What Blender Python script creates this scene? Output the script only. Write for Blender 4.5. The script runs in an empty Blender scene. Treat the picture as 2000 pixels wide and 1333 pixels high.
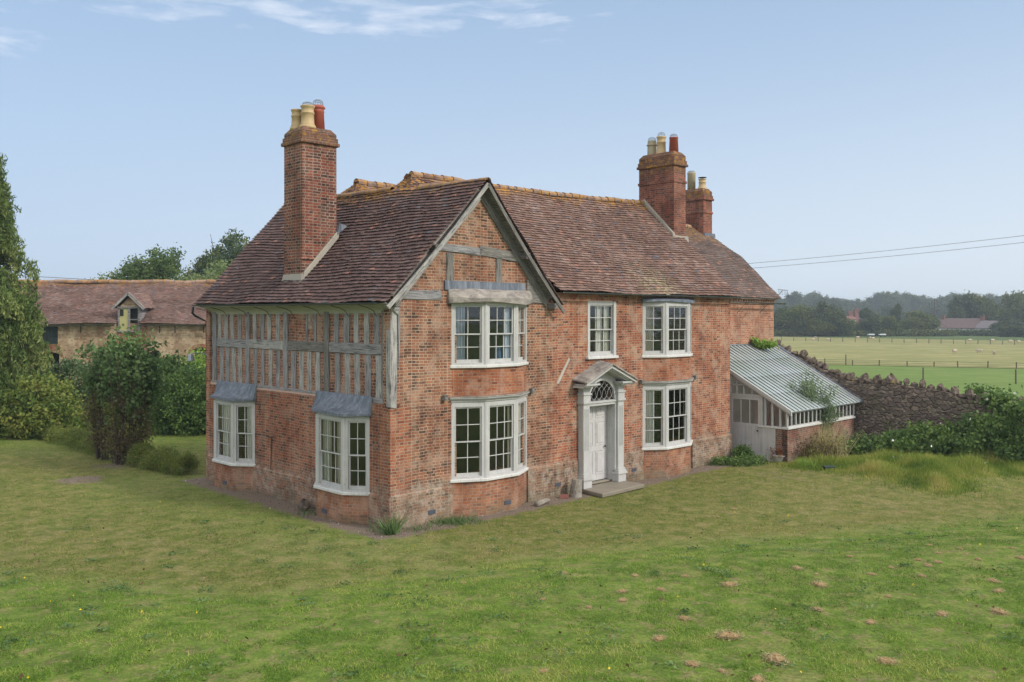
import bpy, math, random
import numpy as np
from mathutils import Vector, Matrix
from mathutils.noise import noise as pnoise
random.seed(7); RS = np.random.RandomState(11)
SC = bpy.context.scene; COL = SC.collection
# ------------------------------------------------------------------ camera
F = 1730.0; HZ = 621.0; CH = 5.25
cd = bpy.data.cameras.new("camera"); cam = bpy.data.objects.new("camera", cd); COL.objects.link(cam)
cam.location = (0, 0, CH); cam.rotation_euler = (math.radians(90), 0, 0)
cd.sensor_width = 36; cd.lens = 36*F/2000; cd.shift_y = -(666.5-HZ)/2000; cd.clip_end = 9000; cd.clip_start = .1
SC.camera = cam
# ------------------------------------------------------------------ light
SUN_EL = math.radians(36); SUN_AZ = math.radians(117)      # azimuth from +Y towards +X
w = bpy.data.worlds.new("World"); SC.world = w; w.use_nodes = True
sd = bpy.data.lights.new("sun", 'SUN'); sun = bpy.data.objects.new("sun", sd); COL.objects.link(sun)
sd.energy = 2.5; sd.angle = math.radians(8); sd.color = (1, .93, .84)
S = Vector((math.sin(SUN_AZ)*math.cos(SUN_EL), math.cos(SUN_AZ)*math.cos(SUN_EL), math.sin(SUN_EL)))
sun.rotation_euler = S.to_track_quat('Z', 'Y').to_euler(); sun.location = (40, 0, 60)
SC.view_settings.view_transform = 'Standard'; SC.view_settings.look = 'None'
SC.view_settings.gamma = 1; SC.view_settings.exposure = 0.2; SC.view_settings.use_curve_mapping = False

# ------------------------------------------------------------------ node helpers
class NT:
    def __init__(s, nt): s.nt = nt
    def n(s, t, **kw):
        d = s.nt.nodes.new(t)
        for k, v in kw.items(): setattr(d, k, v)
        return d
    def l(s, a, b): s.nt.links.new(a, b)
    def put(s, sock, v):
        if isinstance(v, bpy.types.NodeSocket): s.l(v, sock)
        elif v is not None: sock.default_value = v
    def noise(s, vec, scale, detail=3, rough=.55, out='Fac', dist=0):
        d = s.n('ShaderNodeTexNoise'); s.put(d.inputs['Vector'], vec); d.inputs['Scale'].default_value = scale
        d.inputs['Detail'].default_value = detail; d.inputs['Roughness'].default_value = rough; d.inputs['Distortion'].default_value = dist
        return d.outputs[out]
    def ramp(s, fac, stops, mode='LINEAR'):
        d = s.n('ShaderNodeValToRGB'); s.put(d.inputs[0], fac); r = d.color_ramp; r.interpolation = mode
        while len(r.elements) < len(stops): r.elements.new(.5)
        for e, (p, c) in zip(r.elements, stops):
            e.position = p; e.color = c if len(c) == 4 else (*c, 1)
        return d.outputs[0]
    def mask(s, fac, a, b):
        return s.ramp(fac, [(a, (0, 0, 0)), (b, (1, 1, 1))])
    def mix(s, fac, a, b, mode='MIX'):
        d = s.n('ShaderNodeMix', data_type='RGBA', blend_type=mode)
        s.put(d.inputs[0], fac)
        for i, v in ((6, a), (7, b)):
            if isinstance(v, (tuple, list)): v = (*v, 1) if len(v) == 3 else v
            s.put(d.inputs[i], v)
        return d.outputs[2]
    def math(s, op, a, b=None, c=None, clamp=False):
        d = s.n('ShaderNodeMath', operation=op, use_clamp=clamp); s.put(d.inputs[0], a)
        if b is not None: s.put(d.inputs[1], b)
        if c is not None: s.put(d.inputs[2], c)
        return d.outputs[0]
    def mapr(s, v, a, b, c=0., d_=1.):
        d = s.n('ShaderNodeMapRange'); s.put(d.inputs[0], v)
        for i, x in enumerate((a, b, c, d_)): d.inputs[1+i].default_value = x
        return d.outputs[0]
    def scale(s, vec, sc):
        d = s.n('ShaderNodeMapping'); s.put(d.inputs[0], vec); d.inputs['Scale'].default_value = sc; return d.outputs[0]
    def sep(s, vec):
        d = s.n('ShaderNodeSeparateXYZ'); s.put(d.inputs[0], vec); return d.outputs
    def comb(s, x, y, z=0.):
        d = s.n('ShaderNodeCombineXYZ')
        for i, v in enumerate((x, y, z)): s.put(d.inputs[i], v)
        return d.outputs[0]
    def uv(s): return s.n('ShaderNodeUVMap').outputs[0]
    def obj(s): return s.n('ShaderNodeTexCoord').outputs['Object']
    def attr(s, name): return s.n('ShaderNodeAttribute', attribute_name=name)
    def bump(s, h, strength=.3, dist=.02, normal=None):
        d = s.n('ShaderNodeBump'); s.put(d.inputs['Height'], h); d.inputs['Strength'].default_value = strength
        d.inputs['Distance'].default_value = dist
        if normal is not None: s.l(normal, d.inputs['Normal'])
        return d.outputs[0]
MATS = {}; FB = 1.35
def newmat(name, rough=.85, spec=.3):
    m = bpy.data.materials.new(name); m.use_nodes = True; MATS[name] = m
    g = NT(m.node_tree); b = m.node_tree.nodes['Principled BSDF']
    b.inputs['Roughness'].default_value = rough; b.inputs['Specular IOR Level'].default_value = spec
    return m, g, b

# ------------------------------------------------------------------ world sky with wisps of cloud
g = NT(w.node_tree); bg = w.node_tree.nodes['Background']
sky = g.n('ShaderNodeTexSky', sky_type='NISHITA', sun_disc=False); sky.sun_elevation = SUN_EL; sky.sun_rotation = SUN_AZ
sky.altitude = 0; sky.air_density = 1.0; sky.dust_density = 1.6; sky.ozone_density = 1.6
gen = g.n('ShaderNodeTexCoord').outputs['Generated']
x, y, z = g.sep(gen)
zz = g.math('MAXIMUM', z, .02)
# direction seen as azimuth (x/y) and elevation
az = g.math('ARCTAN2', x, y)
q = g.comb(g.math('MULTIPLY', g.math('ADD', az, .19), 7.), g.math('MULTIPLY', z, 34.), 0.)
n1 = g.noise(q, 1.5, 8, .60, dist=.25)
band = g.math('SUBTRACT', 1., g.math('ABSOLUTE', g.math('DIVIDE', g.math('SUBTRACT', z, .322), .034)), clamp=True)
lr = g.mapr(az, -.02, .18, 1., 0.)
band2 = g.math('SUBTRACT', 1., g.math('ABSOLUTE', g.math('DIVIDE', g.math('SUBTRACT', z, .272), .04)), clamp=True)
lr2 = g.mapr(az, -.56, -.44, .9, 0.)
cov = g.math('MAXIMUM', g.math('MULTIPLY', band, lr), g.math('MULTIPLY', band2, lr2))
cl = g.math('MULTIPLY', g.mapr(g.math('ADD', n1, g.math('MULTIPLY', cov, .22)), .615, .83, 0., 1.), g.math('MINIMUM', g.math('MULTIPLY', cov, 3.), 1.), clamp=True)
hz = g.mapr(z, 0., .45, 1., 0.)
side = g.mapr(az, -.6, .6, .0, 1.)
hazec = g.mix(side, (5.1, 6.1, 7.5), (7.9, 8.3, 8.5))
base = g.mix(g.math('MULTIPLY', g.math('POWER', hz, 1.35), .80), sky.outputs[0], hazec)
base = g.mix(.62, base, (3.6, 5.2, 7.5))
base = g.mix(g.math('MULTIPLY', g.math('POWER', hz, 2.2), .75), base, hazec)
skyc = g.mix(g.math('MULTIPLY', cl, .62), base, (7.2, 7.7, 8.6))
# unseen sky overhead and behind the viewer, brightened to add ambient light
ambient_fill = g.math('MAXIMUM', g.mapr(z, .42, .75, 0., 1.), g.math('MULTIPLY', g.mapr(y, .1, -.5, 0., 1.), g.mapr(z, .05, .3, .3, 1.)))
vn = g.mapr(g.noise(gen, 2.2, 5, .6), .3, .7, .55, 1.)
skyc = g.mix(g.math('MULTIPLY', ambient_fill, vn), skyc, (12.5, 12.2, 11.8))
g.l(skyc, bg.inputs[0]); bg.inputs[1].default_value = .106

# ------------------------------------------------------------------ materials
def brick_mat(name, cols, mortar, lime=.35, grime=.0, dirtc=(.17, .15, .11), bw=.235, rh=.077, ms=.0095, patch=(.42, .30, .22), lz=.95, toph=None):
    m, g, b = newmat(name, .9, .2)
    cols = [tuple(x*k for x, k in zip(c_, (.93, .87, .86))) for c_ in cols]; mortar = tuple(x*.92 for x in mortar)
    uv = g.uv(); ob = g.obj()
    wn = g.noise(ob, .55, 2, .5, 'Color'); wn2 = g.noise(ob, 5., 2, .5, 'Color')
    v = g.n('ShaderNodeVectorMath', operation='MULTIPLY_ADD'); g.l(wn, v.inputs[0]); v.inputs[1].default_value = (.05, .13, 0); g.l(uv, v.inputs[2])
    v2 = g.n('ShaderNodeVectorMath', operation='MULTIPLY_ADD'); g.l(wn2, v2.inputs[0]); v2.inputs[1].default_value = (.03, .022, 0); g.l(v.outputs[0], v2.inputs[2])
    bt = g.n('ShaderNodeTexBrick'); g.l(v2.outputs[0], bt.inputs['Vector']); bt.offset = .5; bt.squash = .55; bt.squash_frequency = 2
    bt.inputs['Color1'].default_value = (0, 0, 0, 1); bt.inputs['Color2'].default_value = (1, 1, 1, 1); bt.inputs['Mortar'].default_value = (.5, .5, .5, 1)
    for k, val in (('Scale', 1), ('Mortar Size', ms), ('Mortar Smooth', .25), ('Bias', 0), ('Brick Width', bw), ('Row Height', rh)): bt.inputs[k].default_value = val
    big = g.noise(ob, .8, 3, .55)
    f = g.math('ADD', bt.outputs['Color'], g.math('MULTIPLY', g.math('SUBTRACT', big, .5), .7), clamp=True)
    st = [(i/(len(cols)-1), c) for i, c in enumerate(cols)]
    c = g.ramp(f, st)
    c = g.mix(g.mapr(bt.outputs['Color'], .0, .30, .55, 0.), c, tuple(x*.35 for x in cols[1]))
    fine = g.noise(ob, 28., 3, .6)
    c = g.mix(g.mapr(fine, .3, .7, .0, .35), c, (.10, .07, .06))
    mo = g.mix(g.noise(ob, 3., 2), tuple(x*.7 for x in mortar), tuple(min(1, x*1.2) for x in mortar))
    c = g.mix(bt.outputs['Fac'], c, mo)
    st1 = g.noise(g.scale(ob, (1.1, 1.1, .7)), 1., 6, .68, dist=.6)
    c = g.mix(g.mapr(st1, .40, .58, .75, 0.), c, g.mix(1., c, (.52, .42, .40), 'MULTIPLY'))
    st2 = g.noise(g.scale(ob, (3.4, 3.4, .8)), 1., 5, .7)
    c = g.mix(g.mapr(st2, .52, .72, 0., .45), c, (.15, .12, .095))
    ln = g.noise(ob, 1.7, 5, .68)
    c = g.mix(g.math('MULTIPLY', g.mask(ln, .50, .60), lime), c, patch)
    c = g.mix(g.math('MULTIPLY', g.mask(g.noise(ob, 2.9, 4, .65), .55, .7), .45), c, tuple(x*.45 for x in cols[len(cols)//2]))
    if grime:
        zz = g.sep(ob)[2]
        hgt = g.math('ADD', zz, g.math('MULTIPLY', g.math('SUBTRACT', g.noise(ob, 1.6, 4, .6), .5), 1.3))
        k = g.mapr(hgt, lz-.12, lz+.15, 1., 0.)
        dn = g.noise(ob, 3., 7, .78)
        dcol = g.mix(g.mask(dn, .46, .56), tuple(x*.75 for x in dirtc), (.36, .31, .25))
        c = g.mix(g.math('MULTIPLY', g.math('MULTIPLY', k, grime*.85), g.mapr(g.noise(ob, 6., 6, .8), .38, .58, .15, 1.)), c, dcol)
        k2 = g.mapr(hgt, .0, .35, .5, 0.)
        c = g.mix(k2, c, (.14, .14, .09))
    if toph:
        zz = g.sep(ob)[2]
        hgt = g.math('ADD', zz, g.math('MULTIPLY', g.noise(ob, 5., 4, .6), .5))
        c = g.mix(g.math('MULTIPLY', g.mapr(hgt, toph+.1, toph+.32, 0., .7), g.mask(g.noise(ob, 14., 3, .6), .35, .55)), c, (.12, .08, .055))
        c = g.mix(g.math('MULTIPLY', g.mapr(hgt, toph+.1, toph+.4, 0., .8), g.mask(g.noise(ob, 6., 5, .7), .53, .59)), c, (.38, .21, .03))
    g.l(c, b.inputs['Base Color'])
    h = g.math('SUBTRACT', g.math('MULTIPLY', g.noise(ob, 22., 4, .65), .5), bt.outputs['Fac'])
    g.l(g.bump(h, .9, .012), b.inputs['Normal'])
    return m
ORG = (.47, .17, .075); RED = (.36, .125, .07); BRN = (.20, .10, .07); DRK = (.10, .07, .065); BUF = (.50, .29, .17)
brick_mat('brick_brown', [(.11, .075, .065), (.19, .10, .075), (.26, .125, .08), (.32, .14, .085), (.35, .145, .09), (.39, .19, .12), (.44, .18, .09)], (.54, .42, .28), .5, .9)
brick_mat('brick_red', [(.20, .095, .07), (.30, .11, .07), (.40, .13, .07), (.44, .14, .07), (.48, .165, .08), ORG, BUF], (.52, .39, .28), .55, .85)
brick_mat('brick_left', [(.13, .075, .06), (.24, .10, .065), (.33, .12, .065), (.38, .13, .07), (.42, .14, .07), (.44, .16, .08), (.48, .18, .09)], (.42, .33, .25), .25, .7)
brick_mat('brick_bay', [(.30, .12, .07), (.42, .15, .075), (.46, .16, .07), (.50, .19, .085), (.52, .22, .1)], (.44, .31, .22), .40, .25, rh=.082, patch=(.46, .31, .23))
brick_mat('brick_orange', [(.40, .16, .09), (.50, .20, .10), (.54, .23, .12), (.58, .27, .15)], (.58, .46, .36), .45, .0)
brick_mat('brick_chimney', [(.06, .035, .032), (.12, .055, .045), (.19, .068, .045), (.26, .08, .048), (.31, .09, .05), (.37, .12, .065)], (.38, .28, .22), .10, .0, toph=10.3, rh=.085, bw=.25, ms=.014)
brick_mat('brick_chimney_far', [(.12, .055, .045), (.20, .068, .045), (.28, .085, .05), (.34, .10, .055), (.38, .12, .065)], (.34, .23, .18), .10, .0, toph=10.9)
brick_mat('brick_quoin', [RED, (.42, .14, .07), ORG, (.50, .22, .12), BRN], (.48, .38, .28), .3, .6)
brick_mat('brick_infill', [(.14, .085, .07), BRN, (.28, .12, .08), (.36, .15, .09), (.42, .17, .1), (.50, .23, .13)], (.55, .39, .29), .6, .0, rh=.082, bw=.20)
brick_mat('brick_yellow', [(.62, .47, .28), (.74, .60, .38), (.78, .65, .44), (.80, .68, .48)], (.66, .55, .38), .18, .0, patch=(.36, .16, .09), rh=.09)
brick_mat('brick_low', [DRK, BRN, (.26, .09, .06), (.33, .11, .07), (.36, .13, .08)], (.40, .32, .25), .3, .5)

def tile_mat(name, cols, lich=.0, lichz=8.3, moss=False, pale=.12):
    m, g, b = newmat(name, .88, .25)
    ob = g.obj(); a = g.attr('tint'); f = g.sep(a.outputs['Vector'])[0]
    big = g.noise(ob, .45, 4, .6)
    ff = g.math('ADD', f, g.math('MULTIPLY', g.math('SUBTRACT', big, .5), .9), clamp=True)
    c = g.ramp(ff, [(i/(len(cols)-1), c) for i, c in enumerate(cols)])
    c = g.mix(g.mapr(g.noise(ob, 14., 4, .7), .35, .7, 0., .45), c, (.055, .045, .042))
    r2 = g.sep(a.outputs['Vector'])[1]
    c = g.mix(g.mapr(r2, .975, .98, 0., .65), c, (.36, .17, .12))
    c = g.mix(g.mapr(r2, .035, .03, 0., .7), c, (.10, .105, .125))
    pn = g.noise(ob, 1.3, 5, .7)
    c = g.mix(g.math('MULTIPLY', g.mask(pn, .50, .66), pale), c, (.40, .30, .27))
    sp = g.noise(ob, 9., 3, .7)
    c = g.mix(g.mask(sp, .745, .765), c, (.55, .53, .50))
    if lich:
        zz = g.sep(ob)[2]
        hgt = g.math('ADD', zz, g.math('MULTIPLY', g.math('SUBTRACT', g.noise(ob, 1.2, 3, .6), .5), 1.2))
        k = g.mapr(hgt, lichz, lichz+.35, .0, 1.)
        c = g.mix(g.math('MULTIPLY', g.math('MULTIPLY', k, g.mask(g.noise(ob, 7., 5, .7), .47, .55)), lich), c, (.48, .24, .03))
    if moss:
        d = g.n('ShaderNodeVectorMath', operation='DISTANCE'); g.l(ob, d.inputs[0]); d.inputs[1].default_value = (11.1, .05, 6.35)
        k = g.math('MULTIPLY', g.mapr(d.outputs['Value'], .1, 1.5, .75, 0.), g.mask(g.noise(ob, 8., 5, .75), .50, .56))
        c = g.mix(k, c, (.38, .38, .20))
    g.l(c, b.inputs['Base Color'])
    g.l(g.bump(g.noise(ob, 30., 4, .7), .5, .01), b.inputs['Normal'])
    return m
tile_mat('tile_dark', [(.07, .043, .042), (.098, .058, .054), (.12, .071, .064), (.145, .088, .078), (.19, .125, .115)], .7, 8.75)
tile_mat('tile_red', [(.10, .06, .05), (.145, .084, .067), (.185, .108, .084), (.23, .14, .11), (.32, .215, .175)], .8, 9.3, True, .35)
tile_mat('tile_brown', [(.085, .06, .054), (.12, .082, .07), (.155, .108, .09), (.21, .155, .13)], .4, 8.6, False, .2)
tile_mat('tile_barn', [(.14, .085, .07), (.19, .115, .095), (.24, .15, .125), (.32, .22, .18)], .8, 7.1, False, .3)
tile_mat('ridge', [(.20, .125, .10), (.27, .18, .145), (.30, .22, .185), (.20, .15, .13)], .6, -50, False, .5)

def wood_mat(name, cols, white=0.):
    m, g, b = newmat(name, .85, .2)
    uv = g.uv(); ob = g.obj()
    gr = g.noise(g.scale(uv, (2.2, 34, 1)), 1., 5, .65, dist=.4)
    c = g.ramp(gr, [(.28, cols[0]), (.48, cols[1]), (.7, cols[2])])
    c = g.mix(g.mapr(g.noise(ob, 1.5, 4, .6), .35, .65, 0., .55), c, tuple(x*.6 for x in cols[1]))
    cr = g.noise(g.scale(uv, (1.2, 22, 1)), 1.3, 6, .7, dist=.6)
    c = g.mix(g.math('MULTIPLY', g.mask(cr, .54, .60), .85), c, tuple(x*.25 for x in cols[0]))
    if white:
        c = g.mix(g.math('MULTIPLY', g.mask(g.noise(ob, 4., 5, .7), .45, .6), white), c, (.55, .53, .48))
    g.l(c, b.inputs['Base Color'])
    g.l(g.bump(gr, .7, .012), b.inputs['Normal'])
wood_mat('oak', [(.12, .115, .115), (.27, .265, .27), (.43, .42, .42)])
wood_mat('oak_dark', [(.085, .08, .073), (.19, .18, .165), (.31, .295, .28)])
wood_mat('oak_pale', [(.15, .145, .14), (.33, .32, .31), (.50, .485, .465)], .25)
wood_mat('bark', [(.05, .04, .03), (.10, .08, .06), (.17, .14, .11)])
wood_mat('log', [(.12, .10, .08), (.26, .23, .19), (.42, .38, .33)], .3)

def paint_mat(name, col, wear=.5, under=(.23, .20, .17)):
    m, g, b = newmat(name, .55, .35)
    ob = g.obj(); uv = g.uv()
    c = g.mix(g.mapr(g.noise(ob, 2.5, 4, .6), .3, .7, 0., .55), col, tuple(x*.72 for x in col))
    fl = g.noise(g.scale(ob, (1, 1, 1)), 9., 7, .8)
    c = g.mix(g.math('MULTIPLY', g.mask(fl, .60, .66), wear), c, under)
    st = g.noise(g.scale(ob, (18, 18, 1.2)), 1., 4, .6)
    c = g.mix(g.math('MULTIPLY', g.mask(st, .5, .75), wear*.5), c, tuple(x*.55 for x in col))
    g.l(c, b.inputs['Base Color']); g.l(g.bump(fl, .35, .01), b.inputs['Normal'])
paint_mat('white_paint', (.50, .50, .49), .9)
paint_mat('sill_paint', (.64, .64, .62), 1.)
paint_mat('door_paint', (.54, .53, .53), .9)
paint_mat('stone_grey', (.24, .21, .165), 1., (.09, .075, .06))
paint_mat('render', (.42, .37, .30), .6, (.25, .2, .15))
paint_mat('cove', (.36, .36, .28), .3)
paint_mat('plaster_old', (.45, .41, .36), .8, (.2, .18, .15))
paint_mat('ledge', (.42, .27, .20), .9, (.25, .14, .10))
paint_mat('mortar_fillet', (.36, .33, .28), .8, (.2, .18, .15))
paint_mat('cream', (.50, .47, .42), .1)
paint_mat('pot_buff', (.52, .38, .20), .75, (.18, .14, .10))
paint_mat('pot_red', (.36, .085, .05), .5, (.14, .07, .03))
paint_mat('pot_grey', (.40, .35, .24), .6, (.2, .18, .1))
paint_mat('cottage_white', (.72, .74, .75), .05)
paint_mat('blind', (.50, .47, .22), .2)
def flat(name, col, rough=.7, metal=0, spec=.3, nz=.3):
    m, g, b = newmat(name, rough, spec); b.inputs['Metallic'].default_value = metal
    ob = g.obj()
    c = g.mix(g.mapr(g.noise(ob, 3., 5, .65), .3, .7, 0., nz*1.6), col, tuple(x*.45 for x in col))
    g.l(c, b.inputs['Base Color']); return m
def lead_mat():
    m, g, b = newmat('lead', .5, .4); ob = g.obj()
    st = g.noise(g.scale(ob, (9, 9, 1.5)), 1., 5, .65)
    c = g.ramp(st, [(.3, (.07, .085, .11)), (.5, (.125, .145, .18)), (.68, (.22, .245, .29))])
    g.l(c, b.inputs['Base Color']); g.l(g.bump(g.noise(ob, 3., 3, .5), .25, .02), b.inputs['Normal'])
lead_mat()
def lead_old():
    m, g, b = newmat('lead_old', .8, .2); ob = g.obj()
    st = g.noise(g.scale(ob, (3, 3, 6)), 1., 6, .7, dist=.5)
    c = g.ramp(st, [(.3, (.12, .105, .10)), (.5, (.27, .245, .22)), (.7, (.42, .385, .34))])
    g.l(c, b.inputs['Base Color']); g.l(g.bump(st, .6, .03), b.inputs['Normal'])
lead_old()
flat('iron', (.035, .037, .035), .6); flat('gutter', (.075, .09, .085), .55); flat('shutter', (.03, .05, .05), .7)
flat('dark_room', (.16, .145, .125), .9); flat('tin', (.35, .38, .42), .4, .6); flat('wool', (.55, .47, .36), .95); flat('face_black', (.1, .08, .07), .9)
flat('vent', (.09, .10, .13), .6); flat('thatch', (.40, .27, .13), .95, nz=.5); flat('thatch_dark', (.27, .17, .09), .95); flat('leaf_brown', (.12, .065, .035), .8)
flat('dandelion', (.75, .50, .02), .8, nz=0); flat('petal_white', (.8, .8, .78), .8, nz=.1)
flat('slate', (.17, .15, .16), .8); flat('red_tile', (.24, .10, .08), .8); flat('old_tile', (.15, .105, .10), .85); flat('wire_cage', (.35, .42, .5), .4, .5)
flat('pole_wood', (.12, .09, .07), .9); flat('caravan', (.7, .75, .8), .5, nz=.05); flat('soil', (.10, .075, .055), .95)
def curtain_mat(name, c1, c2, sc=26):
    m, g, b = newmat(name, .9, .1); ob = g.obj(); uv = g.uv()
    n = g.noise(g.scale(uv, (sc, .25, 1)), 1., 3, .6)
    g.l(g.ramp(n, [(.35, c1), (.6, c2)]), b.inputs['Base Color'])
curtain_mat('curtain_cream', (.60, .59, .54), (.85, .84, .79)); curtain_mat('curtain_blue', (.14, .22, .36), (.72, .78, .84), 40)
curtain_mat('curtain_green', (.42, .43, .36), (.66, .67, .58)); curtain_mat('curtain_stripe', (.33, .28, .20), (.72, .68, .60), 60)
curtain_mat('net_blue', (.02, .03, .07), (.10, .22, .42), 5)
def glass_mat(name, tint=(.92, .94, .94), base=.05, rough=.03):
    m = bpy.data.materials.new(name); m.use_nodes = True; MATS[name] = m; nt = m.node_tree; nt.nodes.clear(); g = NT(nt)
    out = g.n('ShaderNodeOutputMaterial'); tr = g.n('ShaderNodeBsdfTransparent'); tr.inputs[0].default_value = (*tint, 1)
    gl = g.n('ShaderNodeBsdfGlossy'); gl.inputs['Roughness'].default_value = rough; gl.inputs[0].default_value = (.9, .93, .95, 1)
    fr = g.n('ShaderNodeFresnel'); fr.inputs[0].default_value = 1.5
    nrm = g.bump(g.noise(g.obj(), 2.3, 2, .5), .10, .05); g.l(nrm, gl.inputs['Normal'])
    mx = g.n('ShaderNodeMixShader'); g.l(g.math('ADD', fr.outputs[0], base, clamp=True), mx.inputs[0]); g.l(tr.outputs[0], mx.inputs[1]); g.l(gl.outputs[0], mx.inputs[2])
    g.l(mx.outputs[0], out.inputs[0])
glass_mat('glass')
def roofglass():
    m = bpy.data.materials.new('roof_glass'); m.use_nodes = True; MATS['roof_glass'] = m; g = NT(m.node_tree); b = m.node_tree.nodes['Principled BSDF']
    ob = g.obj(); out = m.node_tree.nodes['Material Output']
    n = g.noise(g.scale(ob, (1, .5, .5)), 1.1, 5, .6)
    uvs = g.sep(ob); edge = g.mapr(uvs[1], -1.95, 2.1, 0., 1.)
    c = g.mix(g.mapr(n, .38, .62, 0., 1.), (.50, .57, .59), (.36, .44, .41))
    g.l(c, b.inputs['Base Color']); b.inputs['Roughness'].default_value = .18; b.inputs['Specular IOR Level'].default_value = .9
    tr = g.n('ShaderNodeBsdfTransparent'); mx = g.n('ShaderNodeMixShader'); g.l(g.mapr(n, .3, .7, .80, .93), mx.inputs[0])
    g.l(tr.outputs[0], mx.inputs[1]); g.l(b.outputs[0], mx.inputs[2]); g.l(mx.outputs[0], out.inputs[0])
roofglass()
def rubble():
    m, g, b = newmat('rubble', .95, .15); ob = g.obj()
    wv = g.n('ShaderNodeVectorMath', operation='MULTIPLY_ADD'); g.l(g.noise(ob, 2., 3, .6, 'Color'), wv.inputs[0]); wv.inputs[1].default_value = (.3, .3, .3); g.l(ob, wv.inputs[2])
    vo = g.n('ShaderNodeTexVoronoi', feature='F1'); g.l(g.scale(wv.outputs[0], (3.9, 3.9, 7.2)), vo.inputs['Vector']); vo.inputs['Scale'].default_value = 1
    ve = g.n('ShaderNodeTexVoronoi', feature='DISTANCE_TO_EDGE'); g.l(g.scale(wv.outputs[0], (3.9, 3.9, 7.2)), ve.inputs['Vector']); ve.inputs['Scale'].default_value = 1
    r = g.sep(vo.outputs['Color'])[0]
    c = g.ramp(r, [(0, (.13, .10, .09)), (.4, (.22, .17, .145)), (.7, (.30, .235, .195)), (1, (.40, .32, .26))])
    c = g.mix(g.mapr(g.noise(ob, 7., 5, .7), .35, .7, 0., .6), c, (.07, .06, .055))
    c = g.mix(g.math('MULTIPLY', g.mask(g.noise(ob, 1.1, 4, .6), .52, .64), .4), c, (.10, .11, .05))
    c = g.mix(g.mapr(ve.outputs['Distance'], .0, .07, .7, 0.), c, g.mix(g.noise(ob, 1.5, 3), (.07, .058, .05), (.24, .20, .17)))
    g.l(c, b.inputs['Base Color'])
    h = g.math('ADD', g.mapr(ve.outputs['Distance'], 0., .2, 0., 1.), g.math('MULTIPLY', g.noise(ob, 12., 4, .7), .5))
    g.l(g.bump(h, 1., .06), b.inputs['Normal'])
    m, g, b = newmat('coping', .95, .15); ob = g.obj()
    c = g.ramp(g.noise(ob, 5., 6, .7), [(.3, (.06, .05, .043)), (.5, (.14, .11, .09)), (.7, (.26, .21, .17))])
    c = g.mix(g.math('MULTIPLY', g.mask(g.noise(ob, 3., 3, .6), .6, .66), .6), c, (.32, .26, .10))
    g.l(c, b.inputs['Base Color']); g.l(g.bump(g.noise(ob, 9., 5, .7), .9, .04), b.inputs['Normal'])
rubble()
def foliage(name, cols, trans=.3, rough=.6):
    cols = [tuple(x*FB for x in c) for c in cols]
    m = bpy.data.materials.new(name); m.use_nodes = True; MATS[name] = m; g = NT(m.node_tree); b = m.node_tree.nodes['Principled BSDF']
    out = m.node_tree.nodes['Material Output']
    f = g.sep(g.attr('tint').outputs['Vector'])[0]
    c = g.ramp(f, [(i/(len(cols)-1), c) for i, c in enumerate(cols)])
    g.l(c, b.inputs['Base Color']); b.inputs['Roughness'].default_value = rough; b.inputs['Specular IOR Level'].default_value = .25
    t = g.n('ShaderNodeBsdfTranslucent'); g.l(g.mix(.5, c, (.10, .14, .02), 'ADD'), t.inputs[0])
    mx = g.n('ShaderNodeMixShader'); mx.inputs[0].default_value = trans; g.l(b.outputs[0], mx.inputs[1]); g.l(t.outputs[0], mx.inputs[2]); g.l(mx.outputs[0], out.inputs[0])
foliage('f_cypress', [(.025, .05, .012), (.07, .11, .026), (.125, .17, .045), (.23, .26, .09)])
foliage('f_hedge', [(.025, .05, .016), (.05, .095, .026), (.08, .14, .035), (.13, .20, .05)])
foliage('f_hedge_grey', [(.03, .055, .025), (.055, .095, .04), (.09, .14, .06), (.13, .19, .085)])
foliage('f_yellow', [(.05, .09, .02), (.10, .145, .03), (.155, .185, .04), (.25, .23, .06)])
foliage('f_hazel', [(.03, .055, .02), (.06, .11, .035), (.10, .16, .055), (.15, .21, .08)])
foliage('f_twig', [(.06, .04, .028), (.11, .075, .045), (.12, .11, .035), (.15, .17, .045)])
foliage('f_box', [(.05, .075, .018), (.10, .13, .028), (.15, .18, .04), (.22, .22, .06)])
foliage('f_tree', [(.025, .05, .018), (.05, .085, .028), (.075, .12, .035), (.11, .15, .045)])
foliage('f_oak', [(.022, .042, .022), (.038, .066, .032), (.055, .085, .036), (.14, .13, .03)])
foliage('f_willow', [(.07, .10, .04), (.11, .15, .06), (.15, .19, .08), (.20, .23, .10)])
foliage('f_far', [(.02, .032, .018), (.035, .052, .024), (.055, .07, .03), (.085, .09, .035)])
foliage('f_far_olive', [(.04, .055, .02), (.06, .08, .026), (.09, .105, .035), (.12, .12, .045)])
foliage('f_bramble', [(.03, .06, .02), (.06, .11, .03), (.09, .155, .04), (.16, .22, .06)])
foliage('f_grey_green', [(.06, .085, .05), (.10, .14, .08), (.15, .20, .11), (.20, .25, .14)])
foliage('f_tall_grass', [(.065, .11, .018), (.125, .18, .028), (.20, .235, .045), (.33, .29, .10)], .4)
foliage('f_lawn', [(.07, .10, .018), (.12, .15, .028), (.18, .20, .045), (.31, .27, .11)], .3)
foliage('f_lawn_green', [(.06, .12, .015), (.10, .185, .022), (.16, .245, .035), (.29, .31, .08)], .35)
foliage('f_dry', [(.20, .15, .08), (.30, .23, .13), (.38, .30, .18), (.45, .37, .24)], .3)
foliage('f_straw', [(.28, .25, .12), (.36, .31, .16), (.42, .36, .2), (.46, .40, .24)], .3)
foliage('f_vine', [(.10, .17, .03), (.15, .25, .04), (.20, .30, .06), (.28, .34, .08)])

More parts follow.
